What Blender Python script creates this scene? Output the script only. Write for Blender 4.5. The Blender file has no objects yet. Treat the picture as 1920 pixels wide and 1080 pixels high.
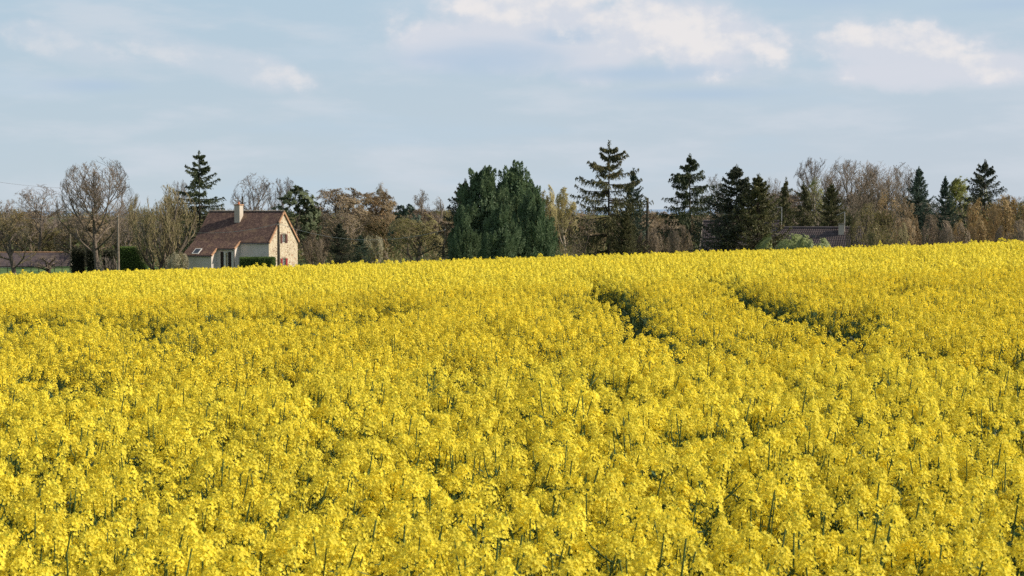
import bpy, math, random
import numpy as np

S = bpy.context.scene
COL = S.collection
R = math.radians
PI = math.pi
rng = np.random.default_rng(7)

# ------------------------------------------------------------------ camera, sky, sun, exposure
FPX = 3000.0            # focal length in pixels of the 1920 wide photograph
CZ = 2.45               # eye height
PITCH = math.atan(140 / FPX)
cam = bpy.data.cameras.new('camera')
cam.sensor_width = 36
cam.lens = 36 * FPX / 1920
cam.clip_start = 0.1
cam.clip_end = 20000
cam.dof.use_dof = True
cam.dof.focus_distance = 26
cam.dof.aperture_fstop = 14
camo = bpy.data.objects.new('camera', cam)
COL.objects.link(camo)
camo.location = (0, 0, CZ)
camo.rotation_euler = (PI / 2 - PITCH, 0, 0)
S.camera = camo

SUN_EL = R(33)
SUN_DIR = np.array([0.9998, -0.015]) / math.hypot(0.9998, 0.015)
sd = (SUN_DIR[0] * math.cos(SUN_EL), SUN_DIR[1] * math.cos(SUN_EL), math.sin(SUN_EL))
sun = bpy.data.lights.new('sun', 'SUN')
sun.energy = 5.0
sun.angle = R(0.5)
sun.color = (1.0, 0.9, 0.74)
suno = bpy.data.objects.new('sun', sun)
COL.objects.link(suno)
import mathutils
suno.rotation_euler = mathutils.Vector(sd).to_track_quat('Z', 'Y').to_euler()
suno.location = (40, -20, 40)

S.view_settings.view_transform = 'Standard'
S.view_settings.look = 'None'
S.view_settings.exposure = 0.1
S.view_settings.gamma = 1.0
S.render.engine = 'CYCLES'
S.cycles.max_bounces = 8
S.cycles.diffuse_bounces = 5
S.cycles.transmission_bounces = 3
S.cycles.use_denoising = False
S.cycles.sample_clamp_indirect = 4


class NT:
    """small helper for node trees"""
    def __init__(s, tree):
        s.t = tree
        s.t.nodes.clear()

    def n(s, kind, **kw):
        nd = s.t.nodes.new(kind)
        for k, v in kw.items():
            if k.startswith('i_'):
                key = k[2:]
                key = int(key) if key.isdigit() else key
                s.put(nd.inputs[key], v)
            else:
                setattr(nd, k, v)
        return nd

    def put(s, inp, v):
        if isinstance(v, bpy.types.NodeSocket):
            s.t.links.new(v, inp)
        elif isinstance(v, bpy.types.Node):
            s.t.links.new(v.outputs[0], inp)
        else:
            inp.default_value = v

    def m(s, op, a, b=None, c=None, clamp=False):
        nd = s.t.nodes.new('ShaderNodeMath')
        nd.operation = op
        nd.use_clamp = clamp
        s.put(nd.inputs[0], a)
        if b is not None:
            s.put(nd.inputs[1], b)
        if c is not None:
            s.put(nd.inputs[2], c)
        return nd.outputs[0]

    def mix(s, f, a, b, mode='MIX'):
        nd = s.t.nodes.new('ShaderNodeMix')
        nd.data_type = 'RGBA'
        nd.blend_type = mode
        s.put(nd.inputs[0], f)
        s.put(nd.inputs[6], a if not isinstance(a, tuple) else (*a, 1)[:4])
        s.put(nd.inputs[7], b if not isinstance(b, tuple) else (*b, 1)[:4])
        return nd.outputs[2]

    def rng(s, v, a, b, c=0.0, d=1.0, smooth=True):
        nd = s.t.nodes.new('ShaderNodeMapRange')
        nd.interpolation_type = 'SMOOTHSTEP' if smooth else 'LINEAR'
        s.put(nd.inputs[0], v)
        for k, q in zip((1, 2, 3, 4), (a, b, c, d)):
            s.put(nd.inputs[k], q)
        return nd.outputs[0]


def lin(*c):
    """sRGB 0..255 to linear"""
    return tuple(((v / 255) / 12.92 if v / 255 < 0.04045 else ((v / 255 + 0.055) / 1.055) ** 2.4) for v in c)


def build_world():
    w = bpy.data.worlds.new('World')
    S.world = w
    w.use_nodes = True
    N = NT(w.node_tree)
    STR = 0.1
    out = N.n('ShaderNodeOutputWorld')
    bg = N.n('ShaderNodeBackground')
    bg.inputs[1].default_value = STR
    N.t.links.new(bg.outputs[0], out.inputs[0])
    sky = N.n('ShaderNodeTexSky', sky_type='NISHITA', sun_disc=False, sun_elevation=SUN_EL,
              sun_rotation=math.atan2(SUN_DIR[0], SUN_DIR[1]), altitude=200, air_density=1.0, dust_density=1.2)
    tc = N.n('ShaderNodeTexCoord')
    sep = N.n('ShaderNodeSeparateXYZ', i_0=tc.outputs['Generated'])
    x, y, z = sep.outputs
    az = N.m('ARCTAN2', x, y)
    el = N.m('ARCSINE', z)
    X = N.m('MULTIPLY', az, 30.0)           # one unit = 1/30 rad
    Y = N.m('MULTIPLY', el, 30.0)

    def noise(sx, sy, scale, det, rough, ox=0.0, oy=0.0, zoff=0.0, dist=0.0):
        cb = N.n('ShaderNodeCombineXYZ', i_0=N.m('MULTIPLY_ADD', X, sx, ox), i_1=N.m('MULTIPLY_ADD', Y, sy, oy), i_2=zoff)
        nz = N.n('ShaderNodeTexNoise', i_Vector=cb.outputs[0], i_Scale=scale, i_Detail=det, i_Roughness=rough, i_Distortion=dist)
        return nz.outputs[0]

    def blob(cx, cy, rx, ry, tilt=0.0, up=1.0):
        """soft ellipse: 1 in the middle, 0 at the rim; up < 1 makes the top edge harder"""
        dx = N.m('DIVIDE', N.m('SUBTRACT', X, cx), rx)
        dy = N.m('DIVIDE', N.m('SUBTRACT', N.m('MULTIPLY_ADD', X, -tilt, Y), cy - tilt * cx), ry)
        d = N.m('SQRT', N.m('ADD', N.m('MULTIPLY', dx, dx), N.m('MULTIPLY', dy, dy)))
        return N.m('SUBTRACT', 1.0, d)

    def mx(*a):
        r = a[0]
        for b in a[1:]:
            r = N.m('MAXIMUM', r, b)
        return r
    fine = noise(1, 1.35, 0.95, 9, 0.55)
    fine_up = noise(1, 1.35, 0.95, 9, 0.55, ox=-0.12, oy=-0.26)      # shifted: relief light from the upper right
    veil = noise(0.35, 1.5, 1.0, 5, 0.55, zoff=4.0)
    veil2 = noise(0.2, 1.2, 1.3, 4, 0.5, zoff=9.0)

    # heaps of cloud: (az, el) centres in units of 100 photo pixels
    heap = mx(blob(1.4, 3.3, 4.4, 0.92, -0.03), blob(0.4, 3.5, 2.8, 1.0), blob(3.0, 3.3, 2.8, 0.9, -0.12), blob(7.0, 2.95, 2.1, 0.62, -0.04), blob(-1.3, 3.2, 1.2, 0.6),
              blob(9.3, 4.3, 2.0, 0.5), blob(-8.0, 2.95, 1.3, 0.40, -0.2), blob(-5.4, 2.75, 2.2, 0.42, -0.22), blob(0.6, 4.2, 2.4, 0.6), blob(7.6, 2.6, 2.6, 0.45))
    dens = N.m('ADD', N.m('MULTIPLY', heap, 1.7), N.m('MULTIPLY', N.m('SUBTRACT', fine, 0.5), 2.2))
    body = N.rng(dens, -0.1, 0.9)
    hard = N.rng(dens, 0.15, 0.75)
    # lit crests
    crest = mx(blob(-0.1, 3.95, 2.0, 0.5), blob(1.8, 3.75, 1.3, 0.5), blob(3.2, 3.35, 1.9, 0.75, -0.2), blob(4.9, 2.95, 1.0, 0.42, -0.2), blob(6.6, 3.3, 1.4, 0.36, -0.1), blob(8.0, 3.0, 0.9, 0.32, -0.35),
               blob(9.3, 4.1, 1.5, 0.42), blob(-6.6, 2.9, 0.9, 0.22), blob(-1.9, 3.55, 0.6, 0.3), blob(-8.3, 3.0, 0.9, 0.3), blob(-4.0, 2.45, 0.8, 0.25, -0.3), blob(2.1, 1.95, 0.35, 0.15, -0.3))
    relief = N.m('MULTIPLY', N.m('SUBTRACT', fine, fine_up), 5.0)
    lit = N.m('ADD', N.m('MULTIPLY', crest, 1.1), N.m('ADD', relief, N.m('MULTIPLY', N.m('SUBTRACT', fine, 0.5), 1.2)))
    lit = N.rng(lit, -0.15, 1.45)
    lit = N.m('MULTIPLY', lit, hard)
    # blue grey undersides
    base = mx(blob(-0.4, 2.85, 2.4, 0.5), blob(2.3, 2.6, 2.8, 0.26), blob(5.9, 3.95, 2.4, 0.38), blob(-7.6, 2.3, 1.3, 0.2), blob(9.0, 3.7, 2.2, 0.2), blob(1.0, 3.3, 1.0, 0.28), blob(3.5, 2.2, 2.5, 0.2))
    base = N.rng(N.m('ADD', N.m('MULTIPLY', base, 1.0), N.m('MULTIPLY', N.m('SUBTRACT', veil, 0.5), 1.2)), 0.0, 1.0)

    def k(r, g, b):
        return tuple(v / STR for v in lin(r, g, b))
    t = N.rng(Y, 0.0, 4.4, smooth=False)
    lr = N.rng(X, -9.6, 9.6)
    low = N.mix(lr, k(188, 201, 209), k(191, 200, 209))
    high = N.mix(lr, k(173, 196, 213), k(178, 199, 215))
    clear = N.mix(t, low, high)
    # thin veils of haze cloud
    v1 = N.m('MULTIPLY', N.rng(veil, 0.42, 0.72), 0.65)
    clear = N.mix(v1, clear, k(203, 210, 219))
    clear = N.mix(N.m('MULTIPLY', N.rng(veil2, 0.5, 0.75), 0.55), clear, k(182, 201, 216))
    c = clear
    fade = N.rng(X, -6.0, -1.5, 0.36, 1.0)       # left-hand clouds are thinner
    c = N.mix(N.m('MULTIPLY', N.m('MULTIPLY', body, 0.85), fade), c, k(209, 212, 221))
    c = N.mix(N.m('MULTIPLY', N.m('MULTIPLY', lit, 0.95), fade), c, k(228, 225, 225))
    c = N.mix(N.m('MULTIPLY', N.m('MULTIPLY', base, 0.8), N.m('SUBTRACT', 1.0, N.m('MULTIPLY', lit, 0.9))), c, k(174, 194, 214))
    # above the low band the open sky takes over
    up = N.rng(el, 0.16, 0.5)
    skyc = N.mix(0.35, sky.outputs[0], k(196, 202, 211))
    full = N.mix(up, c, skyc)
    N.put(bg.inputs[0], full)


build_world()


# ------------------------------------------------------------------ geometry helpers
def new_mesh(name, verts, faces, mats, midx=None, smooth=False, uv=None):
    """verts (n,3) array; faces (m,3|4) array or list of lists"""
    me = bpy.data.meshes.new(name)
    verts = np.asarray(verts, dtype=np.float32)
    if isinstance(faces, np.ndarray):
        me.vertices.add(len(verts))
        me.vertices.foreach_set('co', verts.ravel())
        k = faces.shape[1]
        me.loops.add(faces.size)
        me.loops.foreach_set('vertex_index', faces.astype(np.int32).ravel())
        me.polygons.add(len(faces))
        me.polygons.foreach_set('loop_start', np.arange(0, faces.size, k, dtype=np.int32))
        me.polygons.foreach_set('loop_total', np.full(len(faces), k, dtype=np.int32))
    else:
        me.from_pydata([tuple(map(float, v)) for v in verts], [], faces)
    for m_ in (mats if isinstance(mats, (list, tuple)) else [mats]):
        me.materials.append(m_)
    if midx is not None:
        me.polygons.foreach_set('material_index', np.asarray(midx, dtype=np.int32))
    if smooth:
        me.polygons.foreach_set('use_smooth', np.ones(len(me.polygons), dtype=bool))
    if uv is not None:
        l = me.uv_layers.new(name='UVMap')
        l.data.foreach_set('uv', np.asarray(uv, dtype=np.float32).ravel())
    me.update(calc_edges=True)
    me.validate()
    return me


def link(name, me, parent=None, loc=None):
    o = bpy.data.objects.new(name, me)
    COL.objects.link(o)
    if parent is not None:
        o.parent = parent
    if loc is not None:
        o.location = loc
    return o


def tag(o, label=None, cat=None, group=None, kind=None):
    if label:
        o['label'] = label
    if cat:
        o['category'] = cat
    if group:
        o['group'] = group
    if kind:
        o['kind'] = kind
    return o


def empty(name, loc, rz=0.0, label=None, cat=None, group=None):
    o = bpy.data.objects.new(name, None)
    COL.objects.link(o)
    o.empty_display_size = 0.5
    o.location = loc
    o.rotation_euler = (0, 0, rz)
    return tag(o, label, cat, group)


class MB:
    """collects pieces of geometry and links them as one mesh"""
    def __init__(s):
        s.v = []; s.f = []; s.uv = []; s.mi = []

    def quad(s, pts, uv=None, mi=0):
        b = len(s.v)
        s.v += [tuple(p) for p in pts]
        s.f.append(list(range(b, b + len(pts))))
        s.uv += list(uv) if uv is not None else [(0, 0)] * len(pts)
        s.mi.append(mi)

    def box(s, x0, x1, y0, y1, z0, z1, mi=0):
        p = [(x, y, z) for z in (z0, z1) for y in (y0, y1) for x in (x0, x1)]
        for q in ((0, 2, 3, 1), (4, 5, 7, 6), (0, 1, 5, 4), (1, 3, 7, 5), (3, 2, 6, 7), (2, 0, 4, 6)):
            pts = [p[i] for i in q]
            ax = [i for i in range(3) if max(a[i] for a in pts) - min(a[i] for a in pts) > 1e-9]
            s.quad(pts, [(a[ax[0]], a[ax[-1]]) for a in pts], mi)

    def slab(s, pts, t, mi=0, uv=None, mi_side=None):
        """a flat polygon given thickness t against its normal"""
        P = [np.array(p, float) for p in pts]
        n = np.cross(P[1] - P[0], P[2] - P[0])
        n /= np.linalg.norm(n)
        Q = [p - n * t for p in P]
        s.quad(P, uv, mi)
        ms = mi if mi_side is None else mi_side
        s.quad(Q[::-1], None, ms)
        for i in range(len(P)):
            j = (i + 1) % len(P)
            s.quad([P[i], Q[i], Q[j], P[j]], None, ms)

    def tube(s, pts, rad, sides=6, mi=0, cap=True):
        pts = np.array(pts, float)
        rad = np.broadcast_to(np.array(rad, float), (len(pts),))
        v, f = tubes(pts[None], rad[None], sides)
        b = len(s.v)
        s.v += [tuple(p) for p in v]
        for q in f:
            s.f.append([int(i) + b for i in q]); s.uv += [(0, 0)] * 4; s.mi.append(mi)
        if cap:
            n = len(pts)
            for k in (0, n - 1):
                s.f.append([b + k * sides + i for i in range(sides)][:: (-1 if k == 0 else 1)]); s.uv += [(0, 0)] * sides; s.mi.append(mi)

    def build(s, name, mats, parent=None, smooth=False):
        me = new_mesh(name, np.array(s.v), s.f, mats, s.mi, smooth)
        l = me.uv_layers.new(name='UVMap')
        l.data.foreach_set('uv', np.array(s.uv, dtype=np.float32).ravel())
        return link(name, me, parent)


def norm(a):
    return a / np.maximum(np.linalg.norm(a, axis=-1, keepdims=True), 1e-9)


def tubes(P, rad, sides=3):
    """P (N,K,3) polylines, rad (N,K) -> verts, quads"""
    N_, K, _ = P.shape
    d = norm(np.gradient(P, axis=1))
    ref = np.where(np.abs(d[..., 2:3]) > 0.9, np.array([1.0, 0, 0]), np.array([0, 0, 1.0]))
    u = norm(np.cross(d, ref))
    w = np.cross(d, u)
    a = np.arange(sides) * 2 * PI / sides
    ring = u[:, :, None] * np.cos(a)[None, None, :, None] + w[:, :, None] * np.sin(a)[None, None, :, None]
    V = P[:, :, None] + ring * rad[:, :, None, None]
    idx = np.arange(N_ * K * sides).reshape(N_, K, sides)
    A = idx[:, :-1]; B = idx[:, 1:]
    F = np.stack([A, np.roll(A, -1, 2), np.roll(B, -1, 2), B], -1).reshape(-1, 4)
    return V.reshape(-1, 3), F


def leaves(C, A, B, hl, hw):
    """rhomb leaves: centre C, axis A, side B, half length, half width"""
    hl = np.broadcast_to(np.asarray(hl, float), (len(C),))[:, None]
    hw = np.broadcast_to(np.asarray(hw, float), (len(C),))[:, None]
    V = np.stack([C - A * hl, C + B * hw, C + A * hl, C - B * hw], 1).reshape(-1, 3)
    F = np.arange(len(C) * 4).reshape(-1, 4)
    return V, F


def rand_dirs(n, r):
    return norm(r.normal(size=(n, 3)))


def joined(parts):
    """[(V,F,material index)]"""
    V = []; F = []; M = []; b = 0
    for v, f, m_ in parts:
        V.append(v); F.append(f + b); M.append(np.full(len(f), m_)); b += len(v)
    return np.concatenate(V), np.concatenate(F), np.concatenate(M)


# ------------------------------------------------------------------ materials
def principled(N, color, rough=0.8, spec=0.3, bump=None, bump_d=0.02, bump_s=0.5):
    out = N.n('ShaderNodeOutputMaterial')
    b = N.n('ShaderNodeBsdfPrincipled')
    N.put(b.inputs['Base Color'], color if not isinstance(color, tuple) else (*color, 1)[:4])
    N.put(b.inputs['Roughness'], rough)
    N.put(b.inputs['Specular IOR Level'], spec)
    if bump is not None:
        bp = N.n('ShaderNodeBump')
        bp.inputs['Distance'].default_value = bump_d
        bp.inputs['Strength'].default_value = bump_s
        N.put(bp.inputs['Height'], bump)
        N.t.links.new(bp.outputs[0], b.inputs['Normal'])
    N.t.links.new(b.outputs[0], out.inputs[0])
    return b, out


def mat(name):
    m_ = bpy.data.materials.new(name)
    m_.use_nodes = True
    return m_, NT(m_.node_tree)


def plain(name, color, rough=0.8, var=0.25, scale=3.0, spec=0.3):
    m_, N = mat(name)
    tc = N.n('ShaderNodeTexCoord')
    nz = N.n('ShaderNodeTexNoise', i_Vector=tc.outputs['Object'], i_Scale=scale, i_Detail=5.0)
    f = N.rng(nz.outputs[0], 0.3, 0.7)
    c = N.mix(f, tuple(v * (1 - var) for v in color), tuple(min(1, v * (1 + var)) for v in color))
    principled(N, c, rough, spec, nz.outputs[0], 0.01, 0.3)
    return m_


def foliage(name, ca, cb, trans=0.3, rough=0.6, cc=None, patch=0.6):
    """leaf colour varies per leaf, per clump and per plant"""
    m_, N = mat(name)
    geo = N.n('ShaderNodeNewGeometry')
    oi = N.n('ShaderNodeObjectInfo')
    tc = N.n('ShaderNodeTexCoord')
    nz = N.n('ShaderNodeTexNoise', i_Vector=tc.outputs['Object'], i_Scale=patch, i_Detail=3.0)
    f = N.m('ADD', N.m('MULTIPLY', geo.outputs['Random Per Island'], 0.55), N.m('MULTIPLY', N.rng(nz.outputs[0], 0.35, 0.65), 0.45))
    c = N.mix(f, ca, cb)
    if cc:
        c = N.mix(N.rng(geo.outputs['Random Per Island'], 0.86, 0.88), c, cc)
    hs = N.n('ShaderNodeHueSaturation', i_Color=c)
    N.put(hs.inputs['Value'], N.rng(oi.outputs['Random'], 0, 1, 0.88, 1.12, smooth=False))
    out = N.n('ShaderNodeOutputMaterial')
    pr = N.n('ShaderNodeBsdfPrincipled', i_Roughness=rough)
    pr.inputs['Specular IOR Level'].default_value = 0.25
    N.t.links.new(hs.outputs[0], pr.inputs['Base Color'])
    tr = N.n('ShaderNodeBsdfTranslucent', i_Color=hs.outputs[0])
    ms = N.n('ShaderNodeMixShader', i_0=trans)
    N.t.links.new(pr.outputs[0], ms.inputs[1])
    N.t.links.new(tr.outputs[0], ms.inputs[2])
    N.t.links.new(ms.outputs[0], out.inputs[0])
    return m_


M = {}
M['petal'] = foliage('rapeseed_petal', (0.91, 0.73, 0.04), (0.98, 0.885, 0.125), trans=0.42, rough=0.7)
M['bud'] = foliage('rapeseed_bud', (0.32, 0.36, 0.04), (0.45, 0.45, 0.05), trans=0.2)
M['stem'] = foliage('rapeseed_stem', (0.05, 0.10, 0.03), (0.11, 0.17, 0.055), trans=0.1)
M['rleaf'] = foliage('rapeseed_leaf', (0.055, 0.115, 0.05), (0.13, 0.21, 0.11), trans=0.35, rough=0.4)
M['bark'] = plain('bark_grey_brown', (0.14, 0.11, 0.085), 0.95, 0.45, 6)
M['bark_pale'] = plain('bark_pale', (0.30, 0.25, 0.20), 0.95, 0.35, 6)
M['bark_dark'] = plain('bark_dark', (0.055, 0.043, 0.034), 0.95, 0.4, 6)
M['twig'] = foliage('twig_brown', (0.19, 0.15, 0.115), (0.33, 0.26, 0.20), trans=0.0, rough=0.9)
M['twig_olive'] = foliage('twig_olive', (0.19, 0.155, 0.085), (0.33, 0.27, 0.15), trans=0.0, rough=0.9)
M['twig_grey'] = foliage('twig_grey', (0.17, 0.135, 0.115), (0.30, 0.25, 0.21), trans=0.0, rough=0.9)
M['twig_orange'] = foliage('twig_orange', (0.27, 0.175, 0.09), (0.43, 0.30, 0.16), trans=0.0, rough=0.9)
M['bud_brown'] = foliage('tree_bud_brown', (0.22, 0.165, 0.095), (0.36, 0.275, 0.165), trans=0.3)
M['bud_orange'] = foliage('tree_bud_orange', (0.33, 0.225, 0.09), (0.50, 0.36, 0.16), trans=0.3)
M['bud_olive'] = foliage('tree_bud_olive', (0.17, 0.16, 0.05), (0.32, 0.28, 0.10), trans=0.3)
M['leaf_pale'] = foliage('leaf_pale_green', (0.24, 0.27, 0.07), (0.42, 0.42, 0.14), trans=0.4)
M['leaf_willow'] = foliage('leaf_pale_yellow', (0.40, 0.34, 0.14), (0.58, 0.50, 0.24), trans=0.4)
M['leaf_blossom'] = foliage('blossom_cream', (0.35, 0.32, 0.20), (0.62, 0.58, 0.42), trans=0.3)
M['spruce'] = foliage('spruce_needles', (0.03, 0.046, 0.022), (0.10, 0.12, 0.05), trans=0.12)
M['spruce_warm'] = foliage('spruce_needles_warm', (0.05, 0.058, 0.024), (0.165, 0.15, 0.058), trans=0.12)
M['spruce_blue'] = foliage('spruce_needles_blue', (0.032, 0.06, 0.042), (0.105, 0.145, 0.10), trans=0.12)
M['spruce_dark'] = foliage('spruce_needles_dark', (0.025, 0.035, 0.022), (0.09, 0.10, 0.055), trans=0.1)
M['cypress'] = foliage('cypress_sprays', (0.05, 0.095, 0.045), (0.215, 0.285, 0.15), trans=0.28)
M['pine'] = foliage('pine_needles', (0.042, 0.06, 0.03), (0.135, 0.16, 0.075), trans=0.12)
M['cone'] = foliage('spruce_cones', (0.14, 0.085, 0.045), (0.22, 0.14, 0.08), trans=0.0)
M['hedge'] = foliage('hedge_leaves', (0.06, 0.11, 0.025), (0.17, 0.25, 0.065), trans=0.3)
M['shrub_light'] = foliage('shrub_light_leaves', (0.14, 0.19, 0.05), (0.46, 0.48, 0.22), trans=0.3)
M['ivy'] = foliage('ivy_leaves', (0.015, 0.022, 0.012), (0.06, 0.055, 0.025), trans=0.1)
M['under'] = foliage('undergrowth_leaves', (0.12, 0.095, 0.045), (0.26, 0.20, 0.09), trans=0.2, cc=(0.12, 0.15, 0.05), patch=0.12)
M['wood'] = plain('weathered_pole_wood', (0.22, 0.18, 0.14), 0.9, 0.3, 4)
M['wood_dark'] = plain('dark_pole_wood', (0.075, 0.06, 0.045), 0.9, 0.3, 4)
M['metal'] = plain('grey_metal', (0.42, 0.41, 0.40), 0.4, 0.1, 5, 0.5)
M['wire'] = plain('grey_cable', (0.42, 0.40, 0.38), 0.5, 0.1, 5)
M['wire_dark'] = plain('dark_cable', (0.1, 0.09, 0.09), 0.5, 0.1, 5)
M['white'] = plain('white_paint', (0.74, 0.72, 0.68), 0.6, 0.06, 2)
M['terracotta'] = plain('terracotta', (0.44, 0.25, 0.145), 0.85, 0.25, 5)
M['shutter_brown'] = plain('brown_shutter_paint', (0.11, 0.045, 0.038), 0.7, 0.2, 5)
M['shutter_red'] = plain('red_shutter_paint', (0.28, 0.035, 0.035), 0.7, 0.2, 5)
M['shutter_dark'] = plain('dark_shutter_paint', (0.035, 0.022, 0.018), 0.7, 0.2, 5)
M['curtain'] = plain('curtain_cloth', (0.42, 0.36, 0.24), 0.9, 0.45, 4)
M['zinc'] = plain('zinc_gutter', (0.12, 0.11, 0.11), 0.5, 0.2, 4)
M['pot'] = plain('chimney_pot_clay', (0.55, 0.20, 0.10), 0.85, 0.2, 6)


def mat_glass():
    m_, N = mat('window_glass')
    principled(N, (0.04, 0.05, 0.06), 0.08, 0.6)
    return m_


M['glass'] = mat_glass()


def mat_render(name, base, dirty):
    m_, N = mat(name)
    tc = N.n('ShaderNodeTexCoord')
    n1 = N.n('ShaderNodeTexNoise', i_Vector=tc.outputs['Object'], i_Scale=0.8, i_Detail=6.0, i_Roughness=0.6)
    mp = N.n('ShaderNodeMapping', i_Vector=tc.outputs['Object'])
    mp.inputs['Scale'].default_value = (3.0, 3.0, 0.35)
    n2 = N.n('ShaderNodeTexNoise', i_Vector=mp.outputs[0], i_Scale=2.0, i_Detail=4.0)
    c = N.mix(N.m('MULTIPLY', N.rng(n1.outputs[0], 0.4, 0.75), 0.6), base, dirty)
    c = N.mix(N.m('MULTIPLY', N.rng(n2.outputs[0], 0.5, 0.8), 0.5), c, dirty)
    n3 = N.n('ShaderNodeTexNoise', i_Vector=tc.outputs['Object'], i_Scale=30.0, i_Detail=3.0)
    principled(N, c, 0.9, 0.2, n3.outputs[0], 0.004, 0.25)
    return m_


M['render'] = mat_render('pale_wall_render', (0.66, 0.60, 0.55), (0.52, 0.45, 0.40))


M['chimney'] = mat_render('chimney_render', (0.56, 0.49, 0.41), (0.36, 0.30, 0.25))


def mat_stone():
    m_, N = mat('rubble_stone')
    tc = N.n('ShaderNodeTexCoord')
    mp = N.n('ShaderNodeMapping', i_Vector=tc.outputs['Object'])
    mp.inputs['Scale'].default_value = (1.0, 1.0, 1.9)
    wn = N.n('ShaderNodeTexNoise', i_Vector=mp.outputs[0], i_Scale=2.5, i_Detail=2.0)
    wv = N.n('ShaderNodeVectorMath', operation='MULTIPLY_ADD')
    N.put(wv.inputs[0], wn.outputs['Color']); wv.inputs[1].default_value = (0.25, 0.25, 0.25); N.put(wv.inputs[2], mp.outputs[0])
    vo = N.n('ShaderNodeTexVoronoi', i_Vector=wv.outputs[0], i_Scale=3.6)
    ve = N.n('ShaderNodeTexVoronoi', feature='DISTANCE_TO_EDGE', i_Vector=wv.outputs[0], i_Scale=3.6)
    sp = N.n('ShaderNodeSeparateColor', i_0=vo.outputs['Color'])
    c = N.mix(N.rng(sp.outputs[0], 0.1, 0.9), (0.42, 0.33, 0.215), (0.60, 0.50, 0.36))
    c = N.mix(N.rng(sp.outputs[1], 0.84, 0.88), c, (0.24, 0.15, 0.09))
    c = N.mix(N.rng(sp.outputs[2], 0.975, 0.98), c, (0.36, 0.18, 0.10))
    mort = N.rng(ve.outputs['Distance'], 0.035, 0.11)
    c = N.mix(mort, (0.60, 0.53, 0.42), c)
    principled(N, c, 0.95, 0.15, mort, 0.02, 0.4)
    return m_


M['stone'] = mat_stone()


def mat_flat_tiles(name, c1, c2, c3, w=0.17, h=0.12, moss=(0.18, 0.14, 0.08)):
    m_, N = mat(name)
    tc = N.n('ShaderNodeTexCoord')
    br = N.n('ShaderNodeTexBrick', i_Vector=tc.outputs['UV'], i_Scale=1.0)
    br.inputs['Brick Width'].default_value = w
    br.inputs['Row Height'].default_value = h
    br.inputs['Mortar Size'].default_value = 0.008
    br.inputs['Color1'].default_value = (*c1, 1)
    br.inputs['Color2'].default_value = (*c2, 1)
    br.inputs['Mortar'].default_value = tuple(v * 0.3 for v in c1) + (1,)
    vo = N.n('ShaderNodeTexVoronoi', i_Vector=tc.outputs['UV'], i_Scale=6.0)
    sp = N.n('ShaderNodeSeparateColor', i_0=vo.outputs['Color'])
    c = N.mix(N.m('MULTIPLY', N.rng(sp.outputs[0], 0.6, 0.95), 0.6), br.outputs[0], c3)
    n1 = N.n('ShaderNodeTexNoise', i_Vector=tc.outputs['UV'], i_Scale=0.9, i_Detail=5.0)
    c = N.mix(N.m('MULTIPLY', N.rng(n1.outputs[0], 0.48, 0.68), 0.6), c, moss)
    sv = N.n('ShaderNodeSeparateXYZ', i_0=tc.outputs['UV'])
    saw = N.m('FRACT', N.m('DIVIDE', sv.outputs[1], h))
    hgt = N.m('ADD', N.m('MULTIPLY', saw, -1.0), N.m('MULTIPLY', sp.outputs[1], 0.6))
    principled(N, c, 0.9, 0.2, hgt, 0.03, 0.8)
    return m_


M['tiles'] = mat_flat_tiles('brown_flat_tiles', (0.125, 0.078, 0.064), (0.085, 0.052, 0.045), (0.22, 0.14, 0.105), moss=(0.20, 0.135, 0.085))
M['tiles_far'] = mat_flat_tiles('purple_brown_tiles', (0.115, 0.09, 0.095), (0.085, 0.068, 0.075), (0.16, 0.115, 0.105), w=0.3, h=0.3, moss=(0.17, 0.13, 0.10))
M['pantile'] = plain('dark_brown_pantile', (0.082, 0.062, 0.058), 0.42, 0.25, 2.0, 0.5)


def mat_grass(name, a, b, sc=0.15):
    m_, N = mat(name)
    tc = N.n('ShaderNodeTexCoord')
    n1 = N.n('ShaderNodeTexNoise', i_Vector=tc.outputs['Object'], i_Scale=sc, i_Detail=6.0, i_Roughness=0.6)
    n2 = N.n('ShaderNodeTexNoise', i_Vector=tc.outputs['Object'], i_Scale=4.0, i_Detail=4.0)
    c = N.mix(N.rng(n1.outputs[0], 0.35, 0.65), a, b)
    c = N.mix(N.m('MULTIPLY', N.rng(n2.outputs[0], 0.4, 0.7), 0.4), c, tuple(v * 0.6 for v in a))
    principled(N, c, 0.95, 0.1, n2.outputs[0], 0.05, 0.6)
    return m_


M['meadow'] = mat_grass('meadow_grass', (0.065, 0.125, 0.04), (0.16, 0.23, 0.08))
M['soil'] = mat_grass('field_soil_and_leaf_litter', (0.035, 0.04, 0.02), (0.05, 0.065, 0.03), 1.5)
M['hill'] = mat_grass('distant_hill_haze_tint', (0.26, 0.36, 0.50), (0.31, 0.40, 0.53), 0.002)  # distance haze is put into the hill colour as pale blue, no air volume


# ------------------------------------------------------------------ terrain
def sstep(t):
    t = np.clip(t, 0, 1)
    return t * t * (3 - 2 * t)


def canopy_rel(x, y):
    """height of the crop's top against the eye"""
    x = np.asarray(x, float); y = np.asarray(y, float)
    t = np.clip(y - 30, 0, 40)
    D = 0.0008 * t * t + np.clip(y - 70, 0, None) * 0.064
    return -1.1 + 0.033 * np.clip(x, -70, 70) - D


def ground(x, y):
    x = np.asarray(x, float); y = np.asarray(y, float)
    near = canopy_rel(x, y) - 1.35
    floor = -6.5 + 0.022 * np.clip(x, -90, 90)
    b = sstep((y - 78) / 42)
    return CZ + near * (1 - b) + floor * b


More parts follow.
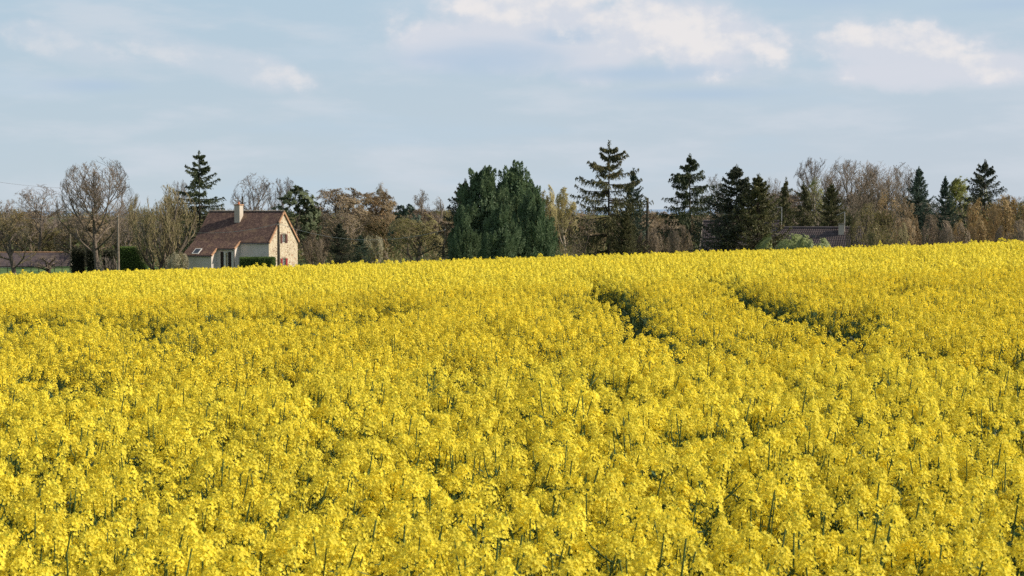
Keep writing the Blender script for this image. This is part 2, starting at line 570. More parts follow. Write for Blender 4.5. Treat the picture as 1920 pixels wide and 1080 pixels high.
def ray(px, py, dist):
    """world point seen at photo pixel (px, py) at depth dist (y)"""
    a = (px - 960) / FPX
    b = -(py - 540) / FPX
    dx, dy, dz = a, math.cos(PITCH) + b * math.sin(PITCH), b * math.cos(PITCH) - math.sin(PITCH)
    k = dist / dy
    return np.array([dx * k, dist, CZ + dz * k])


def to_px(x, y, z):
    zz = z - CZ
    f = y * math.cos(PITCH) - zz * math.sin(PITCH)
    u = y * math.sin(PITCH) + zz * math.cos(PITCH)
    return 960 + FPX * x / f, 540 - FPX * u / f


def build_terrain():
    ys = np.concatenate([np.linspace(-30, 0, 7), np.linspace(1, 140, 140), np.geomspace(142, 9000, 60)])
    xs = np.concatenate([-np.geomspace(9000, 62, 34), np.linspace(-60, 60, 61), np.geomspace(62, 9000, 34)])
    Xg, Yg = np.meshgrid(xs, ys)
    Z = ground(Xg, Yg)
    V = np.stack([Xg, Yg, Z], -1).reshape(-1, 3)
    idx = np.arange(len(ys) * len(xs)).reshape(len(ys), len(xs))
    F = np.stack([idx[:-1, :-1], idx[:-1, 1:], idx[1:, 1:], idx[1:, :-1]], -1).reshape(-1, 4)
    cy = V[F].mean(1)[:, 1]
    mi = np.where(cy < 82, 1, 0)
    o = link('ground', new_mesh('ground', V, F, [M['meadow'], M['soil']], mi, smooth=True))
    tag(o, kind='structure')
    # far hills
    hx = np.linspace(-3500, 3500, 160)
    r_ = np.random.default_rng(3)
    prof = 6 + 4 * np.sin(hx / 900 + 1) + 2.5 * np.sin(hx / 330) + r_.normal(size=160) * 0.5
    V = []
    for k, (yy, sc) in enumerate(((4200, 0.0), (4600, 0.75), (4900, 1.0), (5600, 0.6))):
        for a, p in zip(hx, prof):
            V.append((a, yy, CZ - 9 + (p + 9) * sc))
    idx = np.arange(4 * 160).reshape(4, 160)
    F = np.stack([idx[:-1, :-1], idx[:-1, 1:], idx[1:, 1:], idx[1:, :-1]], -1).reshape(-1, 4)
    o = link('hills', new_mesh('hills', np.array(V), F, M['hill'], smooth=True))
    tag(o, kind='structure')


build_terrain()


# ------------------------------------------------------------------ rapeseed crop
def raceme(p, axis, r, lod, size=1.0):
    """one flower head: open flowers below, buds on top"""
    parts = []
    Lr = r.uniform(0.045, 0.085) * size
    n = {0: 46, 1: 32, 2: 18}[lod]
    t = (np.arange(n) + 0.5) / n
    az = np.arange(n) * 2.4 + r.uniform(0, 6)
    rad = (0.037 * np.sqrt(1.02 - t ** 1.6) + r.normal(size=n) * 0.005) * size
    ref = norm(np.cross(axis, [0.3, 1, 0.1])); ref2 = np.cross(axis, ref)
    outd = ref[None] * np.cos(az)[:, None] + ref2[None] * np.sin(az)[:, None]
    C = p[None] + axis[None] * (t ** 0.8 * Lr)[:, None] + outd * rad[:, None]
    C += axis[None] * (r.normal(size=n) * 0.006)[:, None]
    nrm = norm(outd * 0.75 + axis[None] * 0.55 + r.normal(size=(n, 3)) * 0.25)
    a = norm(np.cross(nrm, rand_dirs(n, r)))
    b = np.cross(nrm, a)
    if lod == 0:
        for k in range(4):
            dd = [a, b, -a, -b][k]
            ss = [b, -a, -b, a][k]
            tip = norm(dd + nrm * 0.35)
            V, F = leaves(C + tip * 0.0052 * size, tip, norm(ss), 0.0056 * size, 0.0042 * size)
            parts.append((V, F, 0))
    elif lod == 1:
        V, F = leaves(C, a, b, 0.0092 * size, 0.0078 * size)
        parts.append((V, F, 0))
        V, F = leaves(C, norm(b + nrm * 0.6), a, 0.0085 * size, 0.007 * size)
        parts.append((V, F, 0))
    else:
        V, F = leaves(C, a, b, 0.0145 * size, 0.0125 * size)
        parts.append((V, F, 0))
    nb = {0: 8, 1: 4, 2: 2}[lod]
    C = p[None] + axis[None] * (Lr * 1.02) + r.normal(size=(nb, 3)) * 0.006 * size
    V, F = leaves(C, norm(axis[None] + r.normal(size=(nb, 3)) * 0.3), rand_dirs(nb, r), 0.007 * size, 0.004 * size)
    parts.append((V, F, 1))
    return parts


def rape_plant(seed, lod, flowering=True):
    r = np.random.default_rng(seed)
    parts = []
    H = 1.28
    lean = np.array([0.08 + r.normal() * 0.05, r.normal() * 0.05, 0])
    K = 6
    s = np.linspace(0, 1, K)
    main = np.stack([lean[0] * s ** 2, lean[1] * s ** 2, s * H], 1)
    ends = [(main[-1], norm(main[-1] - main[-2] + np.array([0.02, 0, 0])))]
    sides = 4 if lod == 0 else 3
    V, F = tubes(main[None], np.linspace(0.008, 0.0032, K)[None], sides)
    parts.append((V, F, 2))
    nb = r.integers(7, 10)
    for i in range(nb):
        t0 = r.uniform(0.42, 0.86)
        p0 = np.array([np.interp(t0, s, main[:, k]) for k in range(3)])
        az = i * 2.4 + r.uniform(0, 0.8)
        reach = r.uniform(0.07, 0.20)
        top = H * r.uniform(0.84, 1.0) - 0.02
        if i >= nb - 2:
            top = H * r.uniform(0.66, 0.82)
        e = p0 + np.array([math.cos(az) * reach + 0.04, math.sin(az) * reach, 0])
        e[2] = max(top, p0[2] + 0.1)
        mid = p0 * 0.45 + e * 0.55 + np.array([math.cos(az), math.sin(az), 0]) * reach * 0.28
        q = np.linspace(0, 1, 5)[:, None]
        pl = (1 - q) ** 2 * p0 + 2 * q * (1 - q) * mid + q * q * e
        V, F = tubes(pl[None], np.linspace(0.0042, 0.0024, 5)[None], sides)
        parts.append((V, F, 2))
        ends.append((pl[-1], norm(pl[-1] - pl[-2] + np.array([0.01, 0, 0.02]))))
    if flowering:
        for p, a in ends:
            if r.uniform() < 0.93:
                parts += raceme(p - a * 0.02, a, r, lod, r.uniform(0.74, 1.12) * (0.95 if lod == 0 else 1.0))
    else:
        for p, a in ends:
            C = p[None] + r.normal(size=(8, 3)) * 0.02
            V, F = leaves(C, norm(a[None] + r.normal(size=(8, 3)) * 0.4), rand_dirs(8, r), 0.014, 0.006)
            parts.append((V, F, 3))
            if r.uniform() < 0.12:
                parts += raceme(p, a, r, lod, 0.7)
    # pods and small leaves along the stems, broad leaves lower down
    nl = {0: 26, 1: 18, 2: 10}[lod] + (16 if not flowering else 0)
    zz = r.uniform(0.28, 0.93, nl) * H
    az = r.uniform(0, 2 * PI, nl)
    rr = r.uniform(0.02, 0.13, nl)
    C = np.stack([rr * np.cos(az) + lean[0] * (zz / H) ** 2, rr * np.sin(az), zz], 1)
    dirn = norm(np.stack([np.cos(az), np.sin(az), r.uniform(-0.3, 0.9, nl)], 1))
    big = np.interp(zz, [0.3, 1.2], [0.085, 0.022])
    V, F = leaves(C, dirn, norm(np.cross(dirn, [0, 0, 1.0]) + r.normal(size=(nl, 3)) * 0.3), big, big * 0.36)
    parts.append((V, F, 3))
    return joined(parts)


def px_poly_mask(px, py, poly, soft):
    """signed soft mask of a polygon (1 inside)"""
    poly = np.array(poly, float)
    inside = np.zeros(len(px), bool)
    d = np.full(len(px), 1e9)
    n = len(poly)
    for i in range(n):
        a, b = poly[i], poly[(i + 1) % n]
        cond = ((a[1] > py) != (b[1] > py)) & (px < (b[0] - a[0]) * (py - a[1]) / (b[1] - a[1] + 1e-12) + a[0])
        inside ^= cond
        ab = b - a
        t = np.clip(((px - a[0]) * ab[0] + (py - a[1]) * ab[1]) / (ab @ ab), 0, 1)
        d = np.minimum(d, np.hypot(px - a[0] - t * ab[0], py - a[1] - t * ab[1]))
    sd_ = np.where(inside, d, -d)
    return sstep((sd_ + soft) / (2 * soft))


def value_noise(x, y, sx, sy, seed):
    r_ = np.random.default_rng(seed)
    g = r_.uniform(-1, 1, (64, 64))
    u = x / sx + 1000.3; v = y / sy + 1000.7
    i = np.floor(u).astype(int); j = np.floor(v).astype(int)
    fu = sstep(u - i); fv = sstep(v - j)
    G = lambda a, b: g[a % 64, b % 64]
    return (G(i, j) * (1 - fu) * (1 - fv) + G(i + 1, j) * fu * (1 - fv) + G(i, j + 1) * (1 - fu) * fv + G(i + 1, j + 1) * fu * fv)


def build_crop():
    r = np.random.default_rng(11)
    protos = []
    stash = bpy.data.collections.new('rapeseed_plants')     # never linked to the scene: a source of instances only
    mats = [M['petal'], M['bud'], M['stem'], M['rleaf']]
    specs = [(k, 0, True) for k in range(12)] + [(20 + k, 1, True) for k in range(12)] + [(40 + k, 2, True) for k in range(12)] + [(60 + k, 1, False) for k in range(4)]
    for i, (sd_, lod, fl) in enumerate(specs):
        V, F, mi = rape_plant(sd_ + 100, lod, fl)
        o = bpy.data.objects.new('rapeseed_plant.%03d' % (i + 1), new_mesh('rapeseed_plant', V, F, mats, mi))
        stash.objects.link(o)
    # plant positions: jittered rows
    rows = []
    y = 3.4
    while y < 84:
        hw = 0.375 * y + 1.2
        step = 0.185 if y < 12 else (0.205 if y < 50 else 0.245)
        xs = np.arange(-hw, hw, step)
        xs = xs + r.uniform(-0.5, 0.5, len(xs)) * step
        rows.append(np.stack([xs, y + r.uniform(-0.5, 0.5, len(xs)) * step], 1))
        y += step
    P = np.concatenate(rows)
    x, y = P[:, 0], P[:, 1]
    zc = canopy_rel(x, y) + CZ
    px, py = to_px(x, y, zc)
    # gaps along the wheel tracks, laid out on the ground
    gap = np.zeros(len(x))
    for poly, soft, amt in (
        ([(1072, 508), (1115, 508), (1180, 524), (1215, 548), (1218, 585), (1250, 600), (1218, 622), (1172, 609), (1140, 590), (1112, 566), (1085, 540)], 3, 1.0),
        ([(1195, 560), (1240, 575), (1262, 598), (1200, 592)], 4, 0.6),
        ([(1292, 500), (1350, 505), (1440, 530), (1520, 556), (1600, 562), (1668, 585), (1632, 608), (1590, 618), (1540, 608), (1480, 590), (1400, 563), (1320, 528)], 3, 0.75),
        ([(1010, 538), (1062, 542), (1082, 566), (1050, 578), (1015, 568)], 3, 0.7),
        ([(335, 585), (262, 570), (180, 574), (190, 598), (215, 604), (300, 610), (330, 614)], 4, 0.38),
        ([(-40, 572), (30, 570), (160, 572), (160, 592), (60, 596), (10, 612), (-40, 614)], 3, 0.42),
        ([(350, 574), (520, 562), (640, 555), (830, 550), (830, 562), (640, 575), (500, 586), (360, 594)], 3, 0.4),
        ([(650, 548), (740, 545), (740, 560), (650, 566)], 3, 0.5),
        ([(940, 630), (1050, 625), (1070, 668), (975, 674)], 5, 0.6),
        ([(800, 650), (860, 645), (875, 705), (815, 706)], 5, 0.6),
        ([(50, 660), (170, 655), (175, 706), (60, 712)], 6, 0.45),
        ([(200, 765), (262, 760), (255, 820), (208, 822)], 5, 0.7),
        ([(1835, 630), (1940, 620), (1940, 700), (1845, 690)], 6, 0.35),
        ([(300, 615), (395, 612), (395, 650), (305, 654)], 6, 0.35),
        ([(1480, 690), (1530, 690), (1535, 740), (1490, 745)], 6, 0.4),
        ([(1240, 590), (1330, 600), (1330, 625), (1250, 622)], 6, 0.45),
        ([(1780, 560), (1840, 560), (1840, 580), (1780, 580)], 4, 0.4),
    ):
        gap = np.maximum(gap, px_poly_mask(px, py, poly, soft) * amt)
    nz = value_noise(x, y, 0.9, 1.5, 1) * 0.55 + value_noise(x, y, 0.35, 0.5, 2) * 0.45
    nz2 = value_noise(x, y, 4.0, 6.0, 5)
    thin = sstep((-(nz + 0.35 * nz2) - 0.30) / 0.35)          # natural thin spots
    thin *= np.clip(1.25 - y / 40, 0.15, 1) * np.interp(y, [5, 12], [0.4, 0.9])
    h = 1.0 + nz * 0.055 + r.normal(size=len(x)) * 0.035 - 0.2 * thin
    h -= gap * r.uniform(0.35, 0.62, len(x))
    h += np.where(r.uniform(size=len(x)) < 0.006, 0.07, 0)
    keep = (r.uniform(size=len(x)) > np.maximum(gap * 0.5, thin * 0.5))
    green = (gap > 0.3) & (r.uniform(size=len(x)) < np.clip(gap * 1.2, 0, 0.96))
    # no plants right under the eye
    x, y, h, green = x[keep], y[keep], h[keep], green[keep]
    n = len(x)
    lod = np.where(y < 12, 0, np.where(y < 26, 1, 2))
    idx = lod * 12 + r.integers(0, 12, n)
    idx = np.where(green, 36 + r.integers(0, 4, n), idx)
    z = ground(x, y)
    rot = np.zeros((n, 3))
    rot[:, 0] = r.normal(size=n) * 0.08
    rot[:, 1] = 0.05 + r.normal(size=n) * 0.08
    # the stems all lean the same way with the wind: turn only a little, or by the lean's own axis
    rot[:, 2] = r.normal(size=n) * 0.9
    scl = h * (1.35 / 1.36)
    me = bpy.data.meshes.new('rapeseed_crop')
    me.vertices.add(n)
    me.vertices.foreach_set('co', np.stack([x, y, z], 1).astype(np.float32).ravel())
    a = me.attributes.new('rot', 'FLOAT_VECTOR', 'POINT'); a.data.foreach_set('vector', rot.astype(np.float32).ravel())
    a = me.attributes.new('scl', 'FLOAT', 'POINT'); a.data.foreach_set('value', scl.astype(np.float32))
    a = me.attributes.new('idx', 'INT', 'POINT'); a.data.foreach_set('value', idx.astype(np.int32))
    me.update()
    o = link('rapeseed_crop', me)
    tag(o, 'dense yellow flowering rapeseed crop covering the whole field in front', 'crop', kind='stuff')
    g = bpy.data.node_groups.new('crop_nodes', 'GeometryNodeTree')
    g.interface.new_socket('Geometry', in_out='INPUT', socket_type='NodeSocketGeometry')
    g.interface.new_socket('Geometry', in_out='OUTPUT', socket_type='NodeSocketGeometry')
    L = g.links.new
    gi = g.nodes.new('NodeGroupInput'); go = g.nodes.new('NodeGroupOutput')
    ci = g.nodes.new('GeometryNodeCollectionInfo')
    ci.inputs['Collection'].default_value = stash
    ci.inputs['Separate Children'].default_value = True
    ci.inputs['Reset Children'].default_value = True
    iop = g.nodes.new('GeometryNodeInstanceOnPoints')
    iop.inputs['Pick Instance'].default_value = True

    def attr(nm, ty):
        q = g.nodes.new('GeometryNodeInputNamedAttribute')
        q.data_type = ty
        q.inputs['Name'].default_value = nm
        return q.outputs['Attribute']
    L(gi.outputs[0], iop.inputs['Points'])
    L(ci.outputs[0], iop.inputs['Instance'])
    L(attr('idx', 'INT'), iop.inputs['Instance Index'])
    e2r = g.nodes.new('FunctionNodeEulerToRotation')
    L(attr('rot', 'FLOAT_VECTOR'), e2r.inputs[0])
    L(e2r.outputs[0], iop.inputs['Rotation'])
    L(attr('scl', 'FLOAT'), iop.inputs['Scale'])
    L(iop.outputs[0], go.inputs[0])
    md = o.modifiers.new('crop', 'NODES')
    md.node_group = g
    print('crop plants', n)


build_crop()
#@@PART2@@

# ------------------------------------------------------------------ tree builders
def grow(seed, H, levels, spread=0.6, trunk_frac=0.3, r0=0.22, stems=1, lift=0.5, wander=0.14, k=5, twig=0.012, first_len=None):
    """level by level branching; levels: list of (children per branch, length ratio, angle deg, start t)"""
    r = np.random.default_rng(seed)
    L0 = first_len or H * 0.62
    out = []
    S0 = np.zeros((stems, 3)); D0 = np.tile([0, 0, 1.0], (stems, 1))
    if stems > 1:
        az = np.arange(stems) * 2 * PI / stems + r.uniform(0, 1, stems)
        D0 = norm(np.stack([np.cos(az) * spread, np.sin(az) * spread, np.full(stems, 1.0)], 1) + r.normal(size=(stems, 3)) * 0.1)
        S0[:, :2] = D0[:, :2] * 0.25
    start, dirn, ln, rad = S0, D0, L0 * r.uniform(0.85, 1.1, stems), np.full(stems, r0)
    for li in range(len(levels) + 1):
        N_ = len(start)
        P = [start]
        d = dirn.copy()
        w = wander * (0.45 if li == 0 and stems == 1 else 1.0)
        for j in range(k):
            d = norm(d + r.normal(size=(N_, 3)) * w + np.array([0, 0, lift * 0.12 * (1 if li else 0.5)]))
            P.append(P[-1] + d * (ln / k)[:, None])
        P = np.stack(P, 1)
        last = li == len(levels)
        tp = np.linspace(1, 0.3 if not last else 0.5, k + 1)
        if li == 0:
            tp = np.linspace(1.0, 0.4, k + 1); tp[0] = 1.35
        rd = rad[:, None] * tp[None]
        out.append((P, rd))
        if last:
            break
        nc, ratio, ang, t0 = levels[li]
        T = np.linspace(t0, 1.0, nc)[None] + r.uniform(-0.5, 0.5, (N_, nc)) * (1 - t0) / nc
        T = np.clip(T, 0, 1)
        f = T * k
        i0 = np.clip(f.astype(int), 0, k - 1); fr = (f - i0)[..., None]
        ar = np.arange(N_)[:, None]
        pos = P[ar, i0] * (1 - fr) + P[ar, i0 + 1] * fr
        dd = norm(P[ar, i0 + 1] - P[ar, i0])
        rr = np.take_along_axis(rd, i0, 1)
        az = (np.arange(nc)[None] * 2.4 + r.uniform(0, 2 * PI, (N_, 1)) + r.uniform(-0.5, 0.5, (N_, nc)))
        ref = norm(np.cross(dd, np.array([0.31, 0.2, 0.93]) if li else np.array([0.9, 0.4, 0.0])))
        ref2 = np.cross(dd, ref)
        side = ref * np.cos(az)[..., None] + ref2 * np.sin(az)[..., None]
        A = R(ang) * r.uniform(0.65, 1.25, (N_, nc)) * np.interp(T, [t0, 1], [1.15, 0.55])
        nd = norm(dd * np.cos(A)[..., None] + side * np.sin(A)[..., None] + np.array([0, 0, lift * 0.25]))
        nl = ln[:, None] * ratio * r.uniform(0.7, 1.2, (N_, nc)) * np.interp(T, [t0, 1], [1.1, 0.75])
        start, dirn, ln = pos.reshape(-1, 3), nd.reshape(-1, 3), nl.reshape(-1)
        rad = np.maximum(rr.reshape(-1) * 0.62, twig)
    return out, r


def fit(parts, H, W, dome=None):
    """scale to the wanted height and width; dome: height fraction above which the crown is rounded off"""
    V = np.concatenate([p[0] for p in parts])
    if dome is None:
        return [(p[0] * np.array([1, 1, H / V[:, 2].max()]), p[1], p[2]) for p in parts]
    zmax = np.percentile(V[:, 2], 95)
    cx, cy = [(np.percentile(V[:, i], 92) + np.percentile(V[:, i], 8)) / 2 for i in (0, 1)]
    w = np.mean([np.percentile(V[:, i], 92) - np.percentile(V[:, i], 8) for i in (0, 1)]) * 1.05
    out = []
    for v, f, m_ in parts:
        q = v.copy()
        k = np.clip(q[:, 2] / zmax, 0, 1)
        q[:, 0] -= cx * k; q[:, 1] -= cy * k
        q = q * np.array([W / w, W / w, H * 0.97 / zmax])
        zc = dome * H
        up = np.clip((q[:, 2] - zc) / (H - zc), 0, None)
        rho = np.sqrt((np.hypot(q[:, 0], q[:, 1]) / (W / 2)) ** 2 + up ** 2) + 1e-6
        rr = np.where(rho > 0.82, 0.82 + 0.26 * (1 - np.exp(-(rho - 0.82) / 0.26)), rho) / rho
        q[:, :2] *= rr[:, None]
        q[:, 2] = np.where(q[:, 2] > zc, zc + (q[:, 2] - zc) * rr, q[:, 2])
        out.append((q, f, m_))
    return out


PROTO = {}


def reg(name, trunk, crown, tm, cm, H, W, crown_name='crown', smooth=False, dome=None):
    """trunk, crown: lists of (V,F,mi). The two are fitted together"""
    nt = len(trunk)
    allp = fit(trunk + crown, H, W, dome)
    parts = []
    if nt:
        V, F, mi = joined(allp[:nt])
        parts.append(('trunk', new_mesh(name + '_trunk', V, F, tm, mi, smooth=True), tm))
    V, F, mi = joined(allp[nt:])
    parts.append((crown_name, new_mesh(name + '_crown', V, F, cm, mi), cm))
    PROTO[name] = (parts, H, W)


def bare_tree(name, seed, H, W, levels, bud=None, nbud=0, budsize=0.06, tm='bark', cm='twig', dome=0.5, **kw):
    out, r = grow(seed, H, levels, **kw)
    trunk = []; crown = []
    for li, (P, rd) in enumerate(out):
        V, F = tubes(P, rd, 6 if li == 0 else (4 if li <= 2 else 3))
        (trunk if li <= 1 else crown).append((V, F, 0))
    mats = [M[cm]]
    if bud:
        mats.append(M[bud])
        P = np.concatenate([out[-1][0], out[-2][0]])[:, 1:].reshape(-1, 3)
        C = P[r.integers(0, len(P), nbud)] + r.normal(size=(nbud, 3)) * 0.08
        V, F = leaves(C, rand_dirs(nbud, r), rand_dirs(nbud, r), budsize * r.uniform(0.6, 1.4, nbud), budsize * 0.6)
        crown.append((V, F, 1))
    reg(name, trunk, crown, [M[tm]], mats, H, W, dome=dome)


LV = [(9, 0.62, 48, 0.30), (6, 0.52, 42, 0.25), (5, 0.5, 40, 0.2), (4, 0.5, 40, 0.2), (3, 0.55, 38, 0.25)]
LVs = [(9, 0.60, 45, 0.22), (6, 0.52, 42, 0.2), (5, 0.5, 42, 0.2), (4, 0.5, 42, 0.2)]
bare_tree('round_tree', 11, 13.5, 9.0, [(10, 0.95, 42, 0.38), (7, 0.52, 38, 0.22), (6, 0.5, 36, 0.15), (5, 0.5, 36, 0.15), (3, 0.55, 36, 0.2)],
          cm='twig', r0=0.15, lift=0.75, first_len=6.5, twig=0.0105, wander=0.075, dome=0.52)
bare_tree('vase_tree', 5, 9.5, 8.0, [(7, 0.5, 30, 0.2), (6, 0.5, 32, 0.15), (5, 0.5, 34, 0.15), (4, 0.5, 34, 0.2)], bud='bud_olive', nbud=2200, budsize=0.05,
          stems=6, spread=0.42, cm='twig_olive', r0=0.12, lift=1.3, wander=0.09, twig=0.013)
bare_tree('budding_tree', 8, 10, 9, LVs + [(3, 0.5, 40, 0.2)], bud='bud_brown', nbud=5500, budsize=0.075, cm='twig', r0=0.16, lift=0.6, twig=0.015)
bare_tree('budding_tree_b', 21, 10, 9, LVs + [(3, 0.5, 40, 0.2)], bud='bud_olive', nbud=4500, budsize=0.07, cm='twig_olive', r0=0.16, lift=0.9, twig=0.015)
bare_tree('small_tree', 12, 7.5, 5.6, LVs, bud='bud_orange', nbud=1800, budsize=0.05, cm='twig_olive', r0=0.13, lift=0.4, twig=0.014)
bare_tree('grey_tree', 15, 13, 8, LV, cm='twig_grey', r0=0.18, lift=0.7, twig=0.016, wander=0.17)
bare_tree('grey_tree_b', 16, 13, 7, LV, cm='twig_grey', r0=0.18, lift=1.0, twig=0.016, wander=0.15)
bare_tree('slender_tree', 18, 14, 4, [(12, 0.3, 35, 0.3), (5, 0.5, 35, 0.2), (4, 0.5, 35, 0.2), (3, 0.5, 35, 0.2)], bud='bud_brown', nbud=1200, budsize=0.05,
          tm='bark_pale', cm='twig_grey', r0=0.13, lift=1.2, twig=0.014, first_len=11)
bare_tree('gnarled_tree', 23, 7.5, 6.5, [(7, 0.85, 65, 0.25), (5, 0.5, 50, 0.25), (4, 0.5, 50, 0.2), (4, 0.5, 48, 0.2)], tm='bark_dark', cm='twig', r0=0.17, lift=0.1, wander=0.26, twig=0.014,
          bud='bud_olive', nbud=700)
bare_tree('orange_shrub', 27, 7, 6, [(8, 0.45, 30, 0.15), (6, 0.5, 34, 0.15), (5, 0.5, 36, 0.15), (4, 0.5, 36, 0.2)], stems=7, spread=0.55, bud='bud_orange', nbud=6500, budsize=0.07,
          cm='twig_orange', r0=0.07, lift=1.1, wander=0.1, twig=0.012)
bare_tree('brown_shrub', 29, 6, 6, [(8, 0.45, 34, 0.15), (6, 0.5, 36, 0.15), (5, 0.5, 38, 0.15), (4, 0.5, 38, 0.2)], stems=7, spread=0.6, bud='bud_brown', nbud=4500, budsize=0.06,
          cm='twig', r0=0.07, lift=0.8, wander=0.12, twig=0.013)
bare_tree('pale_leafy_tree', 31, 10, 6.5, LVs + [(3, 0.5, 40, 0.2)], bud='leaf_pale', nbud=9000, budsize=0.09, tm='bark_pale', cm='twig_olive', r0=0.14, lift=0.9, twig=0.014)
bare_tree('willow_tree', 33, 11, 6, LVs + [(3, 0.5, 36, 0.2)], bud='leaf_willow', nbud=6000, budsize=0.08, tm='bark_pale', cm='twig_olive', r0=0.14, lift=1.3, twig=0.014, wander=0.1)
bare_tree('birch_tree', 35, 11, 4.5, [(14, 0.3, 40, 0.25), (6, 0.5, 38, 0.2), (5, 0.5, 38, 0.2), (3, 0.5, 38, 0.2)], bud='leaf_pale', nbud=3000, budsize=0.06, tm='bark_pale', cm='twig_olive', r0=0.1,
          lift=0.5, first_len=9.5, twig=0.012)
bare_tree('leafy_shrub', 37, 2.6, 4.4, [(8, 0.5, 40, 0.1), (6, 0.5, 40, 0.1), (4, 0.5, 40, 0.1)], stems=8, spread=0.9, bud='shrub_light', nbud=26000, budsize=0.06,
          cm='twig_olive', r0=0.05, lift=0.4, twig=0.01)
bare_tree('blossom_shrub', 39, 2.6, 3.2, [(8, 0.5, 40, 0.1), (6, 0.5, 40, 0.1), (4, 0.5, 40, 0.1)], stems=8, spread=0.9, bud='leaf_blossom', nbud=4500, budsize=0.05,
          cm='twig_olive', r0=0.05, lift=0.4, twig=0.01)
bare_tree('pale_twig_shrub', 41, 2.3, 2.4, [(6, 0.5, 40, 0.1), (5, 0.5, 40, 0.1), (4, 0.5, 40, 0.1)], stems=8, spread=0.9, tm='bark_pale', cm='twig_grey', r0=0.045, lift=0.4, twig=0.014)
bare_tree('pollard_tree', 43, 2.0, 3.2, [(8, 0.8, 60, 0.5), (5, 0.5, 45, 0.2), (4, 0.5, 42, 0.2)], tm='bark_dark', cm='twig', r0=0.11, lift=0.2, wander=0.2, twig=0.013, first_len=1.0)
# evergreen with rounded clumps
bare_tree('pine_tree', 45, 11, 9, [(12, 0.55, 62, 0.22), (7, 0.45, 45, 0.3), (5, 0.45, 45, 0.3)], bud='pine', nbud=26000, budsize=0.12, tm='bark', cm='bark_dark', r0=0.2, lift=0.35, first_len=8)
bare_tree('pine_tree_b', 47, 9, 8, [(10, 0.6, 60, 0.3), (6, 0.45, 45, 0.4), (5, 0.4, 45, 0.4)], bud='spruce_blue', nbud=15000, budsize=0.12, tm='bark', cm='bark_dark', r0=0.18, lift=0.3, first_len=7)


